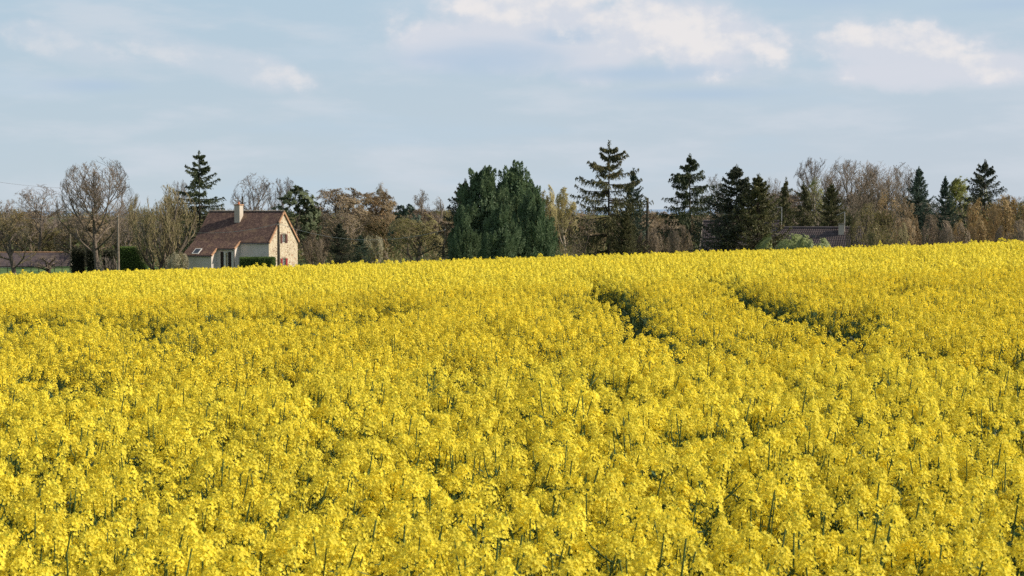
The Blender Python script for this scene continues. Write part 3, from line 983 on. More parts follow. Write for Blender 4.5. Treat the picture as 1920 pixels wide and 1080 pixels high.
def conifer(name, seed, H, W, nwhorl=24, per=6, prof=0.85, droop=0.35, upturn=0.5, spray=7, needles=9, nsize=0.11, hang=0.5, gap=0.0, fol='spruce', clear=0.06,
            jitter=0.25, cones=0, lean=0.0, tm='bark_dark', lopside=0.0, tight=1.0, wide=1.3, tj=0.012):
    r = np.random.default_rng(seed)
    K = 8
    s = np.linspace(0, 1, 12)
    trunkP = np.stack([lean * H * s ** 2 + np.sin(s * 5 + seed) * 0.05, np.zeros(12), s * H], 1)
    V, F = tubes(trunkP[None], np.linspace(0.017 * H, 0.012, 12)[None], 8)
    trunk = [(V, F, 0)]
    ts = clear + (1 - clear) * (np.arange(nwhorl) / nwhorl) ** 0.97
    tt = np.repeat(ts, per) + r.normal(size=nwhorl * per) * tj
    tt = np.clip(tt, clear * 0.7, 0.985)
    n = len(tt)
    keep = r.uniform(size=n) > gap
    tt = tt[keep]; n = len(tt)
    az = r.uniform(0, 2 * PI, n)
    shape = (1 - tt) ** prof if not isinstance(prof, list) else np.interp(tt, [a for a, _ in prof], [b for _, b in prof])
    Lb = wide * W / 2 * shape * (1 + r.normal(size=n) * jitter) * (1 + lopside * np.cos(az)) + 0.08
    Lb = np.minimum(np.clip(Lb, 0.1, W * 0.8), (1.02 - tt) * H * 0.95)
    base = np.stack([np.interp(tt * H, trunkP[:, 2], trunkP[:, 0]), np.zeros(n), tt * H], 1)
    q = np.linspace(0, 1, K)
    e0 = np.interp(tt, [0, 0.55, 0.85, 1], [-0.12 - droop * 0.5, -0.02, 0.18, 0.4]) + r.normal(size=n) * 0.07     # starting slope
    rad = q[None] * Lb[:, None]
    zz = e0[:, None] * rad - droop * Lb[:, None] * q[None] ** 1.5 * 0.55 * np.interp(tt, [0, 1], [1.2, 0.3])[:, None] + upturn * np.interp(tt, [0.5, 1], [1, 0.35])[:, None] * Lb[:, None] * q[None] ** 4 * 0.35
    azq = az[:, None] + r.normal(size=(n, 1)) * 0.1 + q[None] * r.normal(size=(n, 1)) * 0.15
    P = np.stack([np.cos(azq) * rad, np.sin(azq) * rad, zz], -1) + base[:, None]
    V, F = tubes(P, (0.010 + 0.012 * Lb)[:, None] * np.linspace(1, 0.3, K)[None], 3)
    crown = [(V, F, 0)]
    # sub-branches
    m = spray
    T = np.linspace(0.14, 1.0, m)[None] + r.uniform(-0.04, 0.04, (n, m))
    f = np.clip(T, 0, 0.999) * (K - 1)
    i0 = f.astype(int); fr = (f - i0)[..., None]
    ar = np.arange(n)[:, None]
    sp = P[ar, i0] * (1 - fr) + P[ar, i0 + 1] * fr
    dd = norm(P[ar, i0 + 1] - P[ar, i0])
    lat = norm(np.cross(dd, [0, 0, 1.0]))
    CC = []; AA = []; SZ = []
    for sgn in (-1, 1):
        sdir = norm(dd * 0.75 + lat * sgn * r.uniform(0.5, 1.1, (n, m, 1)) + np.array([0, 0, -hang * 0.5]) + r.normal(size=(n, m, 3)) * 0.12)
        sl = (Lb[:, None] * 0.30 * (1.15 - T) * tight + 0.16) * r.uniform(0.7, 1.2, (n, m))
        for j in range(needles):
            u = (j + 0.5) / needles
            c = sp + sdir * (sl * u)[..., None] + np.array([0, 0, -1.0]) * (hang * sl * u * u * 0.7)[..., None]
            c = c + r.normal(size=c.shape) * 0.035
            a = norm(sdir + r.normal(size=c.shape) * 0.45 + np.array([0, 0, -hang * (0.5 + u)]))
            CC.append(c.reshape(-1, 3)); AA.append(a.reshape(-1, 3)); SZ.append(np.full(c.shape[0] * c.shape[1], 1.0))
    # needles along the leader and branch axis
    t2 = r.uniform(0.2, 1, (n, 10)); f = np.clip(t2, 0, 0.999) * (K - 1); i0 = f.astype(int); fr = (f - i0)[..., None]
    c = P[ar, i0] * (1 - fr) + P[ar, i0 + 1] * fr + r.normal(size=(n, 10, 3)) * 0.03
    CC.append(c.reshape(-1, 3)); AA.append(norm(norm(P[ar, i0 + 1] - P[ar, i0]) + r.normal(size=(n, 10, 3)) * 0.3).reshape(-1, 3))
    tz = r.uniform(0.82, 1.015, 160)
    c = np.stack([np.interp(tz * H, trunkP[:, 2], trunkP[:, 0]), np.zeros(160), tz * H], 1)
    o_ = r.normal(size=(160, 3)) * np.array([1, 1, 0.3]) * (0.16 + 0.10 * (1.02 - tz)[:, None] * 5) * 0.5
    CC.append(c + o_); AA.append(norm(o_ + np.array([0, 0, 0.25]) + r.normal(size=(160, 3)) * 0.05))
    C = np.concatenate(CC); A = np.concatenate(AA)
    B = norm(np.cross(A, rand_dirs(len(A), r)))
    V, F = leaves(C, A, B, nsize * r.uniform(0.7, 1.4, len(C)), nsize * 0.34 * r.uniform(0.7, 1.3, len(C)))
    crown.append((V, F, 1))
    mats = [M[tm], M[fol]]
    if cones:
        top = np.where(tt > 0.72)[0]
        ii = top[r.integers(0, len(top), cones)]
        kk = r.integers(K // 2, K, cones)
        c = P[ii, kk] + np.array([0, 0, -0.10]) + r.normal(size=(cones, 3)) * 0.05
        V, F = leaves(c, np.tile([0, 0, -1.0], (cones, 1)), rand_dirs(cones, r) * np.array([1, 1, 0]), 0.11, 0.045)
        crown.append((V, F, 2)); mats.append(M['cone'])
    reg(name, trunk, crown, [M[tm]], mats, H, W)


conifer('open_spruce', 34, 12.5, 6.2, nwhorl=16, per=7, prof=[(0, 0.8), (0.3, 1), (0.62, 0.95), (0.8, 0.66), (0.88, 0.40), (0.94, 0.16), (1, 0.01)], droop=0.32, upturn=0.75, spray=17, needles=7, nsize=0.11, hang=1.0, gap=0.05,
        fol='spruce_warm', cones=420, jitter=0.2, clear=0.03, tight=0.36, wide=1.12, tj=0.009)
conifer('open_spruce_b', 6, 11.5, 5.6, nwhorl=18, per=7, prof=[(0, 0.85), (0.35, 1), (0.6, 0.8), (0.8, 0.54), (0.9, 0.27), (0.95, 0.12), (1, 0.01)], droop=0.5, upturn=0.6, spray=15, needles=7, nsize=0.11, hang=1.2, gap=0.08,
        fol='spruce', cones=160, jitter=0.24, clear=0.04, tight=0.42, wide=1.1, tj=0.01)
conifer('dense_spruce', 9, 10, 7.2, nwhorl=22, per=13, prof=[(0, 1), (0.45, 0.97), (0.64, 0.76), (0.77, 0.54), (0.86, 0.33), (0.93, 0.14), (1, 0.01)], droop=0.2, upturn=0.6, spray=11, needles=6, nsize=0.11, hang=0.35, fol='spruce_dark', jitter=0.2, clear=0.03, wide=1.12, tight=0.8)
conifer('dense_spruce_b', 13, 9, 6.4, nwhorl=22, per=12, prof=[(0, 1), (0.45, 0.97), (0.64, 0.76), (0.77, 0.54), (0.86, 0.33), (0.93, 0.14), (1, 0.01)], droop=0.1, upturn=0.6, spray=10, needles=6, nsize=0.11, hang=0.25, fol='spruce_warm', jitter=0.3, clear=0.03, tight=0.8, wide=1.12)
conifer('blue_spruce', 17, 9, 4.8, nwhorl=20, per=9, wide=1.1, prof=[(0, 1), (0.4, 0.92), (0.7, 0.55), (0.88, 0.19), (0.94, 0.08), (1, 0.01)], droop=0.05, upturn=0.8, spray=8, needles=6, nsize=0.11, hang=0.15, fol='spruce_blue', jitter=0.24, clear=0.04, tight=0.8)
conifer('slim_spruce', 19, 9, 4.0, nwhorl=18, per=8, wide=1.1, prof=[(0, 1), (0.4, 0.95), (0.7, 0.6), (0.88, 0.24), (0.94, 0.1), (1, 0.01)], droop=0.55, upturn=0.4, spray=8, needles=6, nsize=0.11, hang=0.8, fol='spruce_warm', jitter=0.32, clear=0.04, gap=0.05, tight=0.8)
conifer('open_cedar', 24, 12, 8.4, nwhorl=19, per=8, prof=[(0, 0.9), (0.3, 1), (0.55, 0.8), (0.75, 0.55), (0.9, 0.26), (1, 0.03)], droop=0.2, upturn=0.3, spray=13, needles=7, nsize=0.14, hang=0.4, gap=0.2,
        fol='spruce', jitter=0.24, clear=0.05, lopside=0.2, tight=1.0, wide=1.1)
conifer('ragged_fir', 26, 10, 7.4, nwhorl=18, per=8, prof=[(0, 0.9), (0.3, 1), (0.55, 0.85), (0.75, 0.6), (0.9, 0.26), (1, 0.03)], droop=0.1, upturn=0.35, spray=12, needles=6, nsize=0.13, hang=0.6, gap=0.18,
        fol='spruce_dark', jitter=0.24, clear=0.05, cones=260, tight=0.9, wide=1.1)


def cypress(name, seed, H, W, n=340):
    """dense cone of upright plumes with an uneven outline"""
    r = np.random.default_rng(seed)
    s = np.linspace(0, 1, 6)
    V, F = tubes(np.stack([s * 0, s * 0, s * H * 0.9], 1)[None], np.linspace(0.22, 0.03, 6)[None], 6)
    trunk = [(V, F, 0)]
    CC = []; AA = []; SZ = []
    t = r.uniform(0, 1, n) ** 1.2
    az = r.uniform(0, 2 * PI, n)
    prof = np.interp(t, [0, 0.12, 0.4, 0.7, 0.9, 1], [0.86, 0.95, 0.92, 0.68, 0.34, 0.04])
    lump = 1 + 0.10 * np.sin(az * 3 + seed) + 0.07 * np.sin(az * 5 + t * 9)
    rad = W / 2 * prof * lump * r.uniform(0.72, 1.0, n)
    base = np.stack([np.cos(az) * rad, np.sin(az) * rad, t * H * 0.84], 1)
    pl = r.uniform(1.3, 2.7, n) * H / 11 * np.interp(t, [0, 1], [1.1, 0.7])
    outw = np.stack([np.cos(az), np.sin(az), np.zeros(n)], 1)
    axis = norm(np.array([0, 0, 1.0]) + outw * r.uniform(-0.02, 0.34, (n, 1)) + r.normal(size=(n, 3)) * 0.08)
    m = 230
    u = r.uniform(0, 1, (n, m)) ** 1.05
    pr = pl[:, None] * 0.21 * np.sin((u * 0.86 + 0.12) * PI) ** 0.8 * r.uniform(0.35, 1, (n, m)) ** 0.5
    rd = norm(r.normal(size=(n, m, 3)))
    C = base[:, None] + axis[:, None] * (u * pl[:, None])[..., None] + rd * pr[..., None]
    A = norm(axis[:, None] * 1.0 + rd * 0.6 + r.normal(size=(n, m, 3)) * 0.2)
    C = C.reshape(-1, 3); A = A.reshape(-1, 3)
    # looser tips at the top
    B = norm(np.cross(A, rand_dirs(len(A), r)))
    V, F = leaves(C, A, B, 0.11 * r.uniform(0.7, 1.4, len(C)), 0.045 * r.uniform(0.7, 1.3, len(C)))
    core = MB(); core.tube([(0, 0, 0.1), (0, 0, H * 0.35), (0, 0, H * 0.7), (0, 0, H * 0.86)], [W * 0.33, W * 0.33, W * 0.18, 0.05], 9)
    r2 = np.random.default_rng(seed + 5)
    cv = np.array(core.v) + r2.normal(size=(len(core.v), 3)) * 0.15
    n2 = 9000
    k2 = r2.uniform(0, 1, n2); a2 = r2.uniform(0, 2 * PI, n2)
    q2 = W / 2 * np.interp(k2, [0, 0.12, 0.4, 0.7, 0.9, 1], [0.86, 0.95, 0.92, 0.68, 0.34, 0.04]) * 0.78 * r2.uniform(0.6, 1, n2)
    C2 = np.stack([np.cos(a2) * q2, np.sin(a2) * q2, k2 * H * 0.92], 1)
    V2, F2 = leaves(C2, norm(rand_dirs(n2, r2) + np.array([0, 0, 0.6])), rand_dirs(n2, r2), 0.2, 0.1)
    reg(name, trunk, [(V, F, 0), (V2, F2, 0)], [M['bark_dark']], [M['cypress']], H, W)


cypress('cypress', 4, 11, 6.0, 165)
cypress('cypress_b', 14, 11, 5.6, 155)

NAMES = {'round_tree': 'bare_tree', 'vase_tree': 'bare_tree', 'budding_tree': 'bare_tree', 'budding_tree_b': 'bare_tree', 'small_tree': 'orchard_tree', 'grey_tree': 'bare_tree',
         'grey_tree_b': 'bare_tree', 'slender_tree': 'slender_tree', 'gnarled_tree': 'gnarled_tree', 'orange_shrub': 'shrub', 'brown_shrub': 'shrub', 'pale_leafy_tree': 'leafing_tree',
         'willow_tree': 'willow_tree', 'birch_tree': 'birch_tree', 'leafy_shrub': 'shrub', 'blossom_shrub': 'shrub', 'pale_twig_shrub': 'shrub', 'pollard_tree': 'pollarded_tree',
         'pine_tree': 'pine_tree', 'pine_tree_b': 'pine_tree', 'open_spruce': 'spruce_tree', 'open_spruce_b': 'spruce_tree', 'dense_spruce': 'spruce_tree', 'dense_spruce_b': 'spruce_tree',
         'blue_spruce': 'spruce_tree', 'slim_spruce': 'spruce_tree', 'open_cedar': 'cedar_tree', 'ragged_fir': 'fir_tree', 'cypress': 'cypress_tree', 'cypress_b': 'cypress_tree'}


def plant(kind, px, top, wpx, dist, label, rz=None, group=None, mats=None, cat=None, tilt=0.0):
    """stand a tree where the photo shows it: top pixel, crown width in pixels, distance in metres"""
    parts, H, W = PROTO[kind]
    p = ray(px, top, dist)
    gz = float(ground(p[0], p[1])) - 0.05
    h = p[2] - gz
    w = wpx * dist / FPX
    rz = rng.uniform(0, 2 * PI) if rz is None else rz
    nm = NAMES[kind]
    o = empty(nm, (p[0], p[1], gz), rz, label, cat or ('shrub' if nm == 'shrub' else 'tree'), group)
    o.rotation_euler = (0, tilt, rz) if tilt else (0, 0, rz)
    o.scale = (w / W, w / W, h / H)
    for pn, me, pm in parts:
        c = link(pn, me, o)
        if mats and pn == 'crown':
            for i, mm in enumerate(mats):
                if mm and i < len(c.material_slots):
                    c.material_slots[i].link = 'OBJECT'
                    c.material_slots[i].material = M[mm]
    return o


# ------------------------------------------------------------------ the trees one by one, left to right
TREES = [
    # kind, px, top, width px, dist, label
    ('small_tree', 24, 385, 84, 188, 'small orchard tree with dark trunk and tan buds at the left end of the meadow'),
    ('round_tree', 181, 287, 142, 186, 'tall bare tree with wide domed crown, biggest bare tree, beside the utility pole'),
    ('vase_tree', 300, 338, 138, 174, 'bare olive-brown tree of many upright stems just left of the stone house'),
    ('pollard_tree', 89, 478, 46, 192, 'low spreading bare fruit tree standing in the fenced meadow'),
    ('pale_twig_shrub', 200, 474, 40, 185, 'pale twiggy bare shrub between the big bare tree and the utility pole'),
    ('blossom_shrub', 330, 468, 46, 172, 'cream flowering shrub at the left corner of the stone house'),
    ('grey_tree', 72, 342, 112, 250, 'broad grey bare tree behind the long low roof, its crown a low fan'),
    ('grey_tree_b', 8, 366, 90, 255, 'grey bare tree cut by the left edge of the photo, behind the small orchard tree'),
    ('open_cedar', 373, 280, 104, 205, 'tall dark open conifer rising behind the left end of the house roof'),
    ('grey_tree', 478, 320, 92, 232, 'bare grey tree behind the ridge of the house, nearer the chimney'),
    ('grey_tree_b', 530, 325, 64, 240, 'bare grey tree behind the gable peak of the stone house, left of the dark pine'),
    ('grey_tree_b', 335, 330, 50, 235, 'thin pale bare tree peeping out left of the tall dark open conifer'),
    ('pine_tree', 548, 346, 112, 198, 'bushy dark green pine just right of the stone gable'),
    ('budding_tree', 636, 344, 122, 215, 'rusty brown budding tree, the broad one next to the dark pine at the gable'),
    ('budding_tree', 708, 352, 96, 225, 'russet budding tree standing right of the broad rusty one'),
    ('slender_tree', 713, 334, 40, 245, 'thin tall tree with a mistletoe ball in its top'),
    ('slender_tree', 790, 348, 44, 250, 'pale slender bare tree rising behind the low forked tree'),
    ('slender_tree', 815, 362, 40, 255, 'pale slender bare tree just left of the leaning dark pole'),
    ('dense_spruce', 637, 416, 48, 176, 'small black-green spruce standing alone right of the stone house'),
    ('blue_spruce', 676, 440, 42, 180, 'low grey-green conifer right of the small black-green spruce'),
    ('pine_tree_b', 762, 380, 70, 200, 'dark green pine with loose clumps above the low forked tree'),
    ('budding_tree_b', 775, 396, 112, 170, 'olive bare tree forking low above the crop, left of the leaning pole'),
    ('brown_shrub', 595, 430, 60, 190, 'brown twiggy shrub at the foot of the pine by the gable'),
    ('blossom_shrub', 700, 436, 40, 205, 'whitish blossoming shrub behind the low grey-green conifer'),
    ('ragged_fir', 873, 333, 96, 148, 'ragged dark fir hung with cones at the left of the dense cypresses'),
    ('cypress', 905, 308, 128, 138, 'large dense green cypress, left one of the two tallest'),
    ('cypress_b', 964, 298, 124, 141, 'large dense green cypress with the highest tip of the cypress group'),
    ('cypress', 1000, 342, 90, 136, 'shorter dense cypress closing the right side of the cypress group'),
    ('cypress_b', 872, 395, 66, 134, 'low dense cypress skirting the left foot of the cypress group'),
    ('cypress', 938, 380, 84, 131, 'low dense cypress in front of the middle of the cypress group'),
    ('willow_tree', 1024, 345, 44, 215, 'pale yellow leafing tree touching the right of the cypress group'),
    ('willow_tree', 1060, 350, 56, 220, 'pale yellow-green leafing tree between the cypresses and the gnarled bare tree'),
    ('gnarled_tree', 1090, 378, 92, 140, 'dark gnarled bare tree left of the tallest spruce'),
    ('open_spruce', 1142, 261, 118, 150, 'tallest spruce, with layered drooping branches and cones in its top'),
    ('blue_spruce', 1188, 313, 62, 156, 'blue-green spruce pressed against the right of the tallest spruce'),
    ('dense_spruce_b', 1174, 396, 58, 147, 'broad olive-green spruce low in front of the tallest spruce'),
    ('brown_shrub', 1245, 398, 74, 165, 'brown twiggy shrub between the two tall open spruces'),
    ('brown_shrub', 1222, 425, 60, 150, 'low grey-brown shrub at the foot of the broken pole'),
    ('open_spruce_b', 1294, 286, 104, 152, 'tall open spruce just left of the tiled roof with drooping sparse branches'),
    ('brown_shrub', 1272, 420, 56, 146, 'brown shrub under the tall open spruce near the tiled roof'),
    ('grey_tree', 1340, 322, 56, 190, 'thin bare tree showing between the open spruce and the broad dark spruce'),
    ('dense_spruce', 1381, 306, 132, 112, 'broad black-green spruce in front of the tiled roof, higher of the pair'),
    ('dense_spruce_b', 1421, 323, 104, 110, 'dark spruce with yellowish tips, lower right one of the pair before the tiled roof'),
    ('grey_tree_b', 1448, 325, 50, 190, 'thin bare tree right of the pair of dark spruces'),
    ('leafy_shrub', 1480, 432, 136, 108, 'light green leafy shrub in front of the lower tiled roof'),
    ('leafy_shrub', 1524, 440, 84, 106, 'smaller light green leafy shrub right of the bigger one before the lower tiled roof'),
    ('slim_spruce', 1474, 330, 44, 165, 'slim dark spruce behind the antenna mast of the left chimney'),
    ('slim_spruce', 1507, 338, 50, 162, 'slim olive spruce behind the middle of the lower tiled roof'),
    ('birch_tree', 1532, 328, 52, 168, 'pale-stemmed leafing birch behind the lower tiled roof'),
    ('dense_spruce_b', 1560, 340, 60, 160, 'olive-brown spruce behind the chimney of the lower roof'),
    ('slim_spruce', 1592, 398, 44, 150, 'small dark spruce right of the chimney of the lower roof'),
    ('grey_tree_b', 1530, 286, 92, 205, 'tall bare tree whose sparse crown rises over the birch'),
    ('round_tree', 1598, 288, 128, 190, 'very large bare tree with upright branches right of the birch'),
    ('round_tree', 1650, 298, 100, 196, 'large bare tree next right of the very large one'),
    ('grey_tree', 1692, 300, 80, 200, 'bare tree with a few yellow leaves left of the dark bluish spruce'),
    ('dense_spruce', 1723, 310, 58, 168, 'dark bluish spruce standing among bare trees near the right end'),
    ('blue_spruce', 1773, 328, 48, 170, 'small grey-green spruce between the dark bluish spruce and the pale green tree'),
    ('pale_leafy_tree', 1813, 324, 84, 180, 'pale green leafing tree with a rounded crown near the right end'),
    ('ragged_fir', 1848, 297, 96, 165, 'dark leaning fir at the right with the highest tip of that end'),
    ('orange_shrub', 1868, 352, 112, 140, 'orange-brown budding tree in front of the dark leaning fir'),
    ('orange_shrub', 1826, 396, 80, 136, 'lower orange-brown shrub at the left foot of the leaning fir'),
    ('budding_tree_b', 1915, 360, 80, 170, 'brown bare tree cut by the right edge of the photo'),
    ('brown_shrub', 1648, 378, 120, 119, 'olive-brown twiggy shrub hiding the right end of the lower roof'),
    ('slender_tree', 1668, 345, 50, 150, 'slender tan bare tree left of the dark bluish spruce'),
    ('slender_tree', 1700, 360, 44, 146, 'slender tan bare tree just before the dark bluish spruce'),
    ('brown_shrub', 1690, 395, 80, 132, 'reddish brown twiggy shrub below the dark bluish spruce'),
    ('brown_shrub', 1745, 400, 86, 134, 'dense brown twiggy shrub right below the dark bluish spruce'),
    ('brown_shrub', 1790, 415, 70, 130, 'low red-brown shrub below the small grey-green spruce'),
    ('brown_shrub', 1905, 410, 80, 130, 'low brown shrub at the right edge of the photo'),
]
ROT0 = {'round_tree': 0.4}
OVER = {
    'olive-brown twiggy shrub hiding the right end of the lower roof': ['twig_olive', 'bud_olive'],
    'russet budding tree standing right of the broad rusty one': ['twig_orange', 'bud_brown'],
    'slender tan bare tree left of the dark bluish spruce': ['twig_orange', 'bud_orange'],
    'slender tan bare tree just before the dark bluish spruce': ['twig_orange', 'bud_brown'],
    'dark bluish spruce standing among bare trees near the right end': [None, 'spruce_blue'],
    'reddish brown twiggy shrub below the dark bluish spruce': ['twig_orange', 'bud_brown'],
}
for t in TREES:
    o = plant(*t, mats=OVER.get(t[5]))
    if 'mistletoe' in t[5]:
        r_ = np.random.default_rng(4)
        sx, sy, sz = o.scale
        C = rand_dirs(900, r_) * (0.55 * r_.uniform(0.2, 1, (900, 1)) ** 0.4)
        V, F = leaves(C, norm(C + rand_dirs(900, r_) * 0.2), rand_dirs(900, r_), 0.10, 0.03)
        V = V / np.array([sx, sy, sz]) + np.array([0.1, 0, 11.6])
        link('mistletoe', new_mesh('mistletoe', V, F, M['bud_olive']), o)

# the wood behind: single trees that look alike
wood_kinds = ['budding_tree', 'budding_tree_b', 'grey_tree', 'grey_tree_b', 'slender_tree', 'budding_tree']
KN = {'budding_tree': 'rusty brown budding', 'budding_tree_b': 'olive-brown budding', 'grey_tree': 'spreading grey leafless', 'grey_tree_b': 'upright grey leafless', 'slender_tree': 'thin pale leafless'}
segs = [(-40, 330, 385, 422, 22, 'behind the meadow and the biggest bare tree'), (560, 850, 380, 415, 20, 'between the stone house and the cypresses'),
        (1010, 1310, 386, 420, 16, 'between the cypresses and the tiled roofs'), (1420, 1960, 345, 405, 30, 'behind and right of the tiled roofs'), (330, 560, 392, 430, 10, 'behind the roof of the stone house')]
rw = np.random.default_rng(50)
for a, b, t0, t1, n, where in segs:
    for i in range(n):
        px = a + (b - a) * (i + rw.uniform(0.1, 0.9)) / n
        k = wood_kinds[rw.integers(0, 6)]
        if a == 1010:
            k = ['budding_tree', 'budding_tree_b'][rw.integers(0, 2)]
        plant(k, px, rw.uniform(t0, t1), rw.uniform(60, 110) if k != 'slender_tree' else 40, rw.uniform(252 if px < 145 else 225, 285), KN[k] + ' tree in the wood ' + where,
              group='leafless trees of the wood ' + where)


# ------------------------------------------------------------------ undergrowth below the wood
def build_undergrowth():
    r = np.random.default_rng(77)
    n = 260000
    dist = np.where(r.uniform(size=n) < 0.22, r.uniform(190, 290, n), r.uniform(288, 335, n))
    px = r.uniform(-120, 2040, n)
    keep = ~((px < 290) & (dist < 244))
    dist, px = dist[keep], px[keep]; n = len(px)
    x = (px - 960) / FPX * dist
    g = ground(x, dist)
    hmax = 2.2 + 1.6 * value_noise(x, dist, 5, 8, 9) + np.where(px > 1300, 1.0, 0)
    hmax = np.where((px > 1040) & (px < 1330), hmax * 0.8, hmax)
    tall = CZ - g + 1.0 * value_noise(x, dist, 5, 9, 12) + 0.8 * value_noise(x, dist, 1.5, 3, 13) - np.where((px > 1040) & (px < 1330), 0.3, 0.0)
    hmax = np.where(dist > 287, tall, hmax)
    z = g + np.clip(hmax, 0.6, 12) * r.uniform(0, 1, n) ** 0.8
    C = np.stack([x, dist, z], 1)
    A = norm(rand_dirs(n, r) + np.array([0, 0, 0.8]))
    V, F = leaves(C, A, rand_dirs(n, r), r.uniform(0.15, 0.5, n), r.uniform(0.03, 0.09, n))
    o = link('undergrowth', new_mesh('undergrowth', V, F, M['under']))
    tag(o, 'tangled brown undergrowth filling the foot of the wood', 'undergrowth', kind='stuff')


build_undergrowth()


# ------------------------------------------------------------------ stone house
def build_house():
    GZ = CZ - 7.35
    th = R(-19.3)
    root = empty('stone_house', (-27.05, 178.0, GZ), th, 'old stone house with brown tiled roof, sunlit gable and dark red shutters', 'house')
    z = lambda rel: rel + 7.35
    EZ, RZ_, E1, E2 = z(-3.20), z(0.16), z(-4.0), z(-4.76)
    Wd, Lg = 7.0, 9.34
    # walls: stone gable with openings cut as frames around the windows
    def wall_with_holes(mb, pts_fn, u0, u1, v0, v1, holes, mi):
        """rectangular wall split round its openings; pts_fn maps (u,v)->3D"""
        us = sorted({u0, u1, *[h[0] for h in holes], *[h[1] for h in holes]})
        vs = sorted({v0, v1, *[h[2] for h in holes], *[h[3] for h in holes]})
        for i in range(len(us) - 1):
            for j in range(len(vs) - 1):
                cu, cv = (us[i] + us[i + 1]) / 2, (vs[j] + vs[j + 1]) / 2
                if any(h[0] < cu < h[1] and h[2] < cv < h[3] for h in holes):
                    continue
                mb.quad([pts_fn(us[i], vs[j]), pts_fn(us[i + 1], vs[j]), pts_fn(us[i + 1], vs[j + 1]), pts_fn(us[i], vs[j + 1])], None, mi)
    gab = MB()
    gw = [(3.2, 3.95, z(-3.35), z(-2.38)), (3.2, 3.95, z(-6.15), z(-5.12))]
    f = lambda u, v: (0, u, v)
    wall_with_holes(gab, f, 0, Wd, 0, EZ, [gw[1]] + [(gw[0][0], gw[0][1], gw[0][2], EZ)], 0)
    # triangle above eave, with the upper part of the upper window cut out
    ap = (0, Wd / 2, RZ_ - 0.04)
    zt = gw[0][3]
    sl = (RZ_ - EZ) / (Wd / 2)
    ya, yb = gw[0][0], gw[0][1]
    yl = (zt - EZ) / sl
    gab.quad([(0, 0, EZ), (0, ya, EZ), (0, ya, zt), (0, yl, zt)])
    gab.quad([(0, yb, EZ), (0, Wd, EZ), (0, Wd - yl, zt), (0, yb, zt)])
    gab.quad([(0, yl, zt), (0, ya, zt), (0, yb, zt), (0, Wd - yl, zt), ap])
    for (a, b, c, d) in gw:      # reveals
        for q in ([(0, a, c), (-0.2, a, c), (-0.2, a, d), (0, a, d)], [(0, b, c), (0, b, d), (-0.2, b, d), (-0.2, b, c)], [(0, a, d), (-0.2, a, d), (-0.2, b, d), (0, b, d)], [(0, a, c), (0, b, c), (-0.2, b, c), (-0.2, a, c)]):
            gab.quad(q)
    # back and far walls in stone as well
    gab.quad([(-Lg, Wd, 0), (0, Wd, 0), (0, Wd, EZ), (-Lg, Wd, EZ)])
    gab.quad([(-Lg, 0, 0), (-Lg, Wd, 0), (-Lg, Wd, EZ), (-Lg, Wd / 2, RZ_ - .04), (-Lg, 0, EZ)])
    gab.build('stone_wall', [M['stone']], root)
    # rendered front walls
    fr = MB()
    y1, y2 = -1.37, -2.57
    x1, x2 = -3.68, -5.9
    fr.quad([(x1, 0.0, 0), (0, 0.0, 0), (0, 0.0, EZ), (x1, 0.0, EZ)])
    fr.quad([(x1, y1 + .2, 0), (x1, 0, 0), (x1, 0, EZ - 0.02), (x1, y1 + .2, E1 + 0.08)])
    door = (-5.55, -3.9, 0, z(-4.22))
    g2 = lambda u, v: (u, y1 + 0.2, v)
    wall_with_holes(fr, g2, x2, x1, 0, E1 + 0.08, [(-5.42, -4.02, 0.75, z(-4.28))], 0)
    fr.quad([(x2, y2 + .2, 0), (x2, y1 + .2, 0), (x2, y1 + .2, E1 + .08), (x2, y2 + .2, E2 + 0.1)])
    fr.quad([(-Lg, y2 + .2, 0), (x2, y2 + .2, 0), (x2, y2 + .2, E2 + .1), (-Lg, y2 + .2, E2 + .1)])
    fr.quad([(-Lg, 0, 0), (-Lg, y2 + .2, 0), (-Lg, y2 + .2, E2 + .1), (-Lg, 0, EZ)])
    fr.build('front_wall', [M['render']], root)
    # roof
    rf = MB()
    oh = 0.14
    def slope(p0, p1, p2, p3, t=0.16):
        """p0,p1 lower edge left to right, p2,p3 upper edge right to left"""
        P = [np.array(p, float) for p in (p0, p1, p2, p3)]
        L = np.linalg.norm(P[3] - P[0])
        rf.slab(P, t, 0, uv=[(p0[0], 0), (p1[0], 0), (p2[0], L), (p3[0], L)])
    up = 0.10
    ey = 0.16
    # main front slope right of the lean-to
    slm = (RZ_ - EZ) / (Wd / 2)
    slope((x1, -ey, EZ - ey * slm + up), (oh, -ey, EZ - ey * slm + up), (oh, Wd / 2, RZ_ + up), (x1, Wd / 2, RZ_ + up))
    slope((-Lg - oh, 0, EZ + up), (x1, 0, EZ + up), (x1, Wd / 2, RZ_ + up), (-Lg - oh, Wd / 2, RZ_ + up))
    # catslides
    slope((-Lg - oh, y1, E1 + up), (x1 + .1, y1, E1 + up), (x1 + .1, 0, EZ + up), (-Lg - oh, 0, EZ + up))
    slope((-Lg - oh, y2, E2 + up), (x2 + .1, y2, E2 + up), (x2 + .1, y1, E1 + up), (-Lg - oh, y1, E1 + up))
    # back slope
    P = [(oh, Wd + ey, EZ - ey * slm + up), (-Lg - oh, Wd + ey, EZ - ey * slm + up), (-Lg - oh, Wd / 2, RZ_ + up), (oh, Wd / 2, RZ_ + up)]
    Ls = math.hypot(Wd / 2, RZ_ - EZ)
    rf.slab(P, 0.16, 0, uv=[(0, 0), (Lg, 0), (Lg, Ls), (0, Ls)])
    roof = rf.build('roof', [M['tiles']], root)
    # ridge tiles
    rd_ = MB()
    n = 27
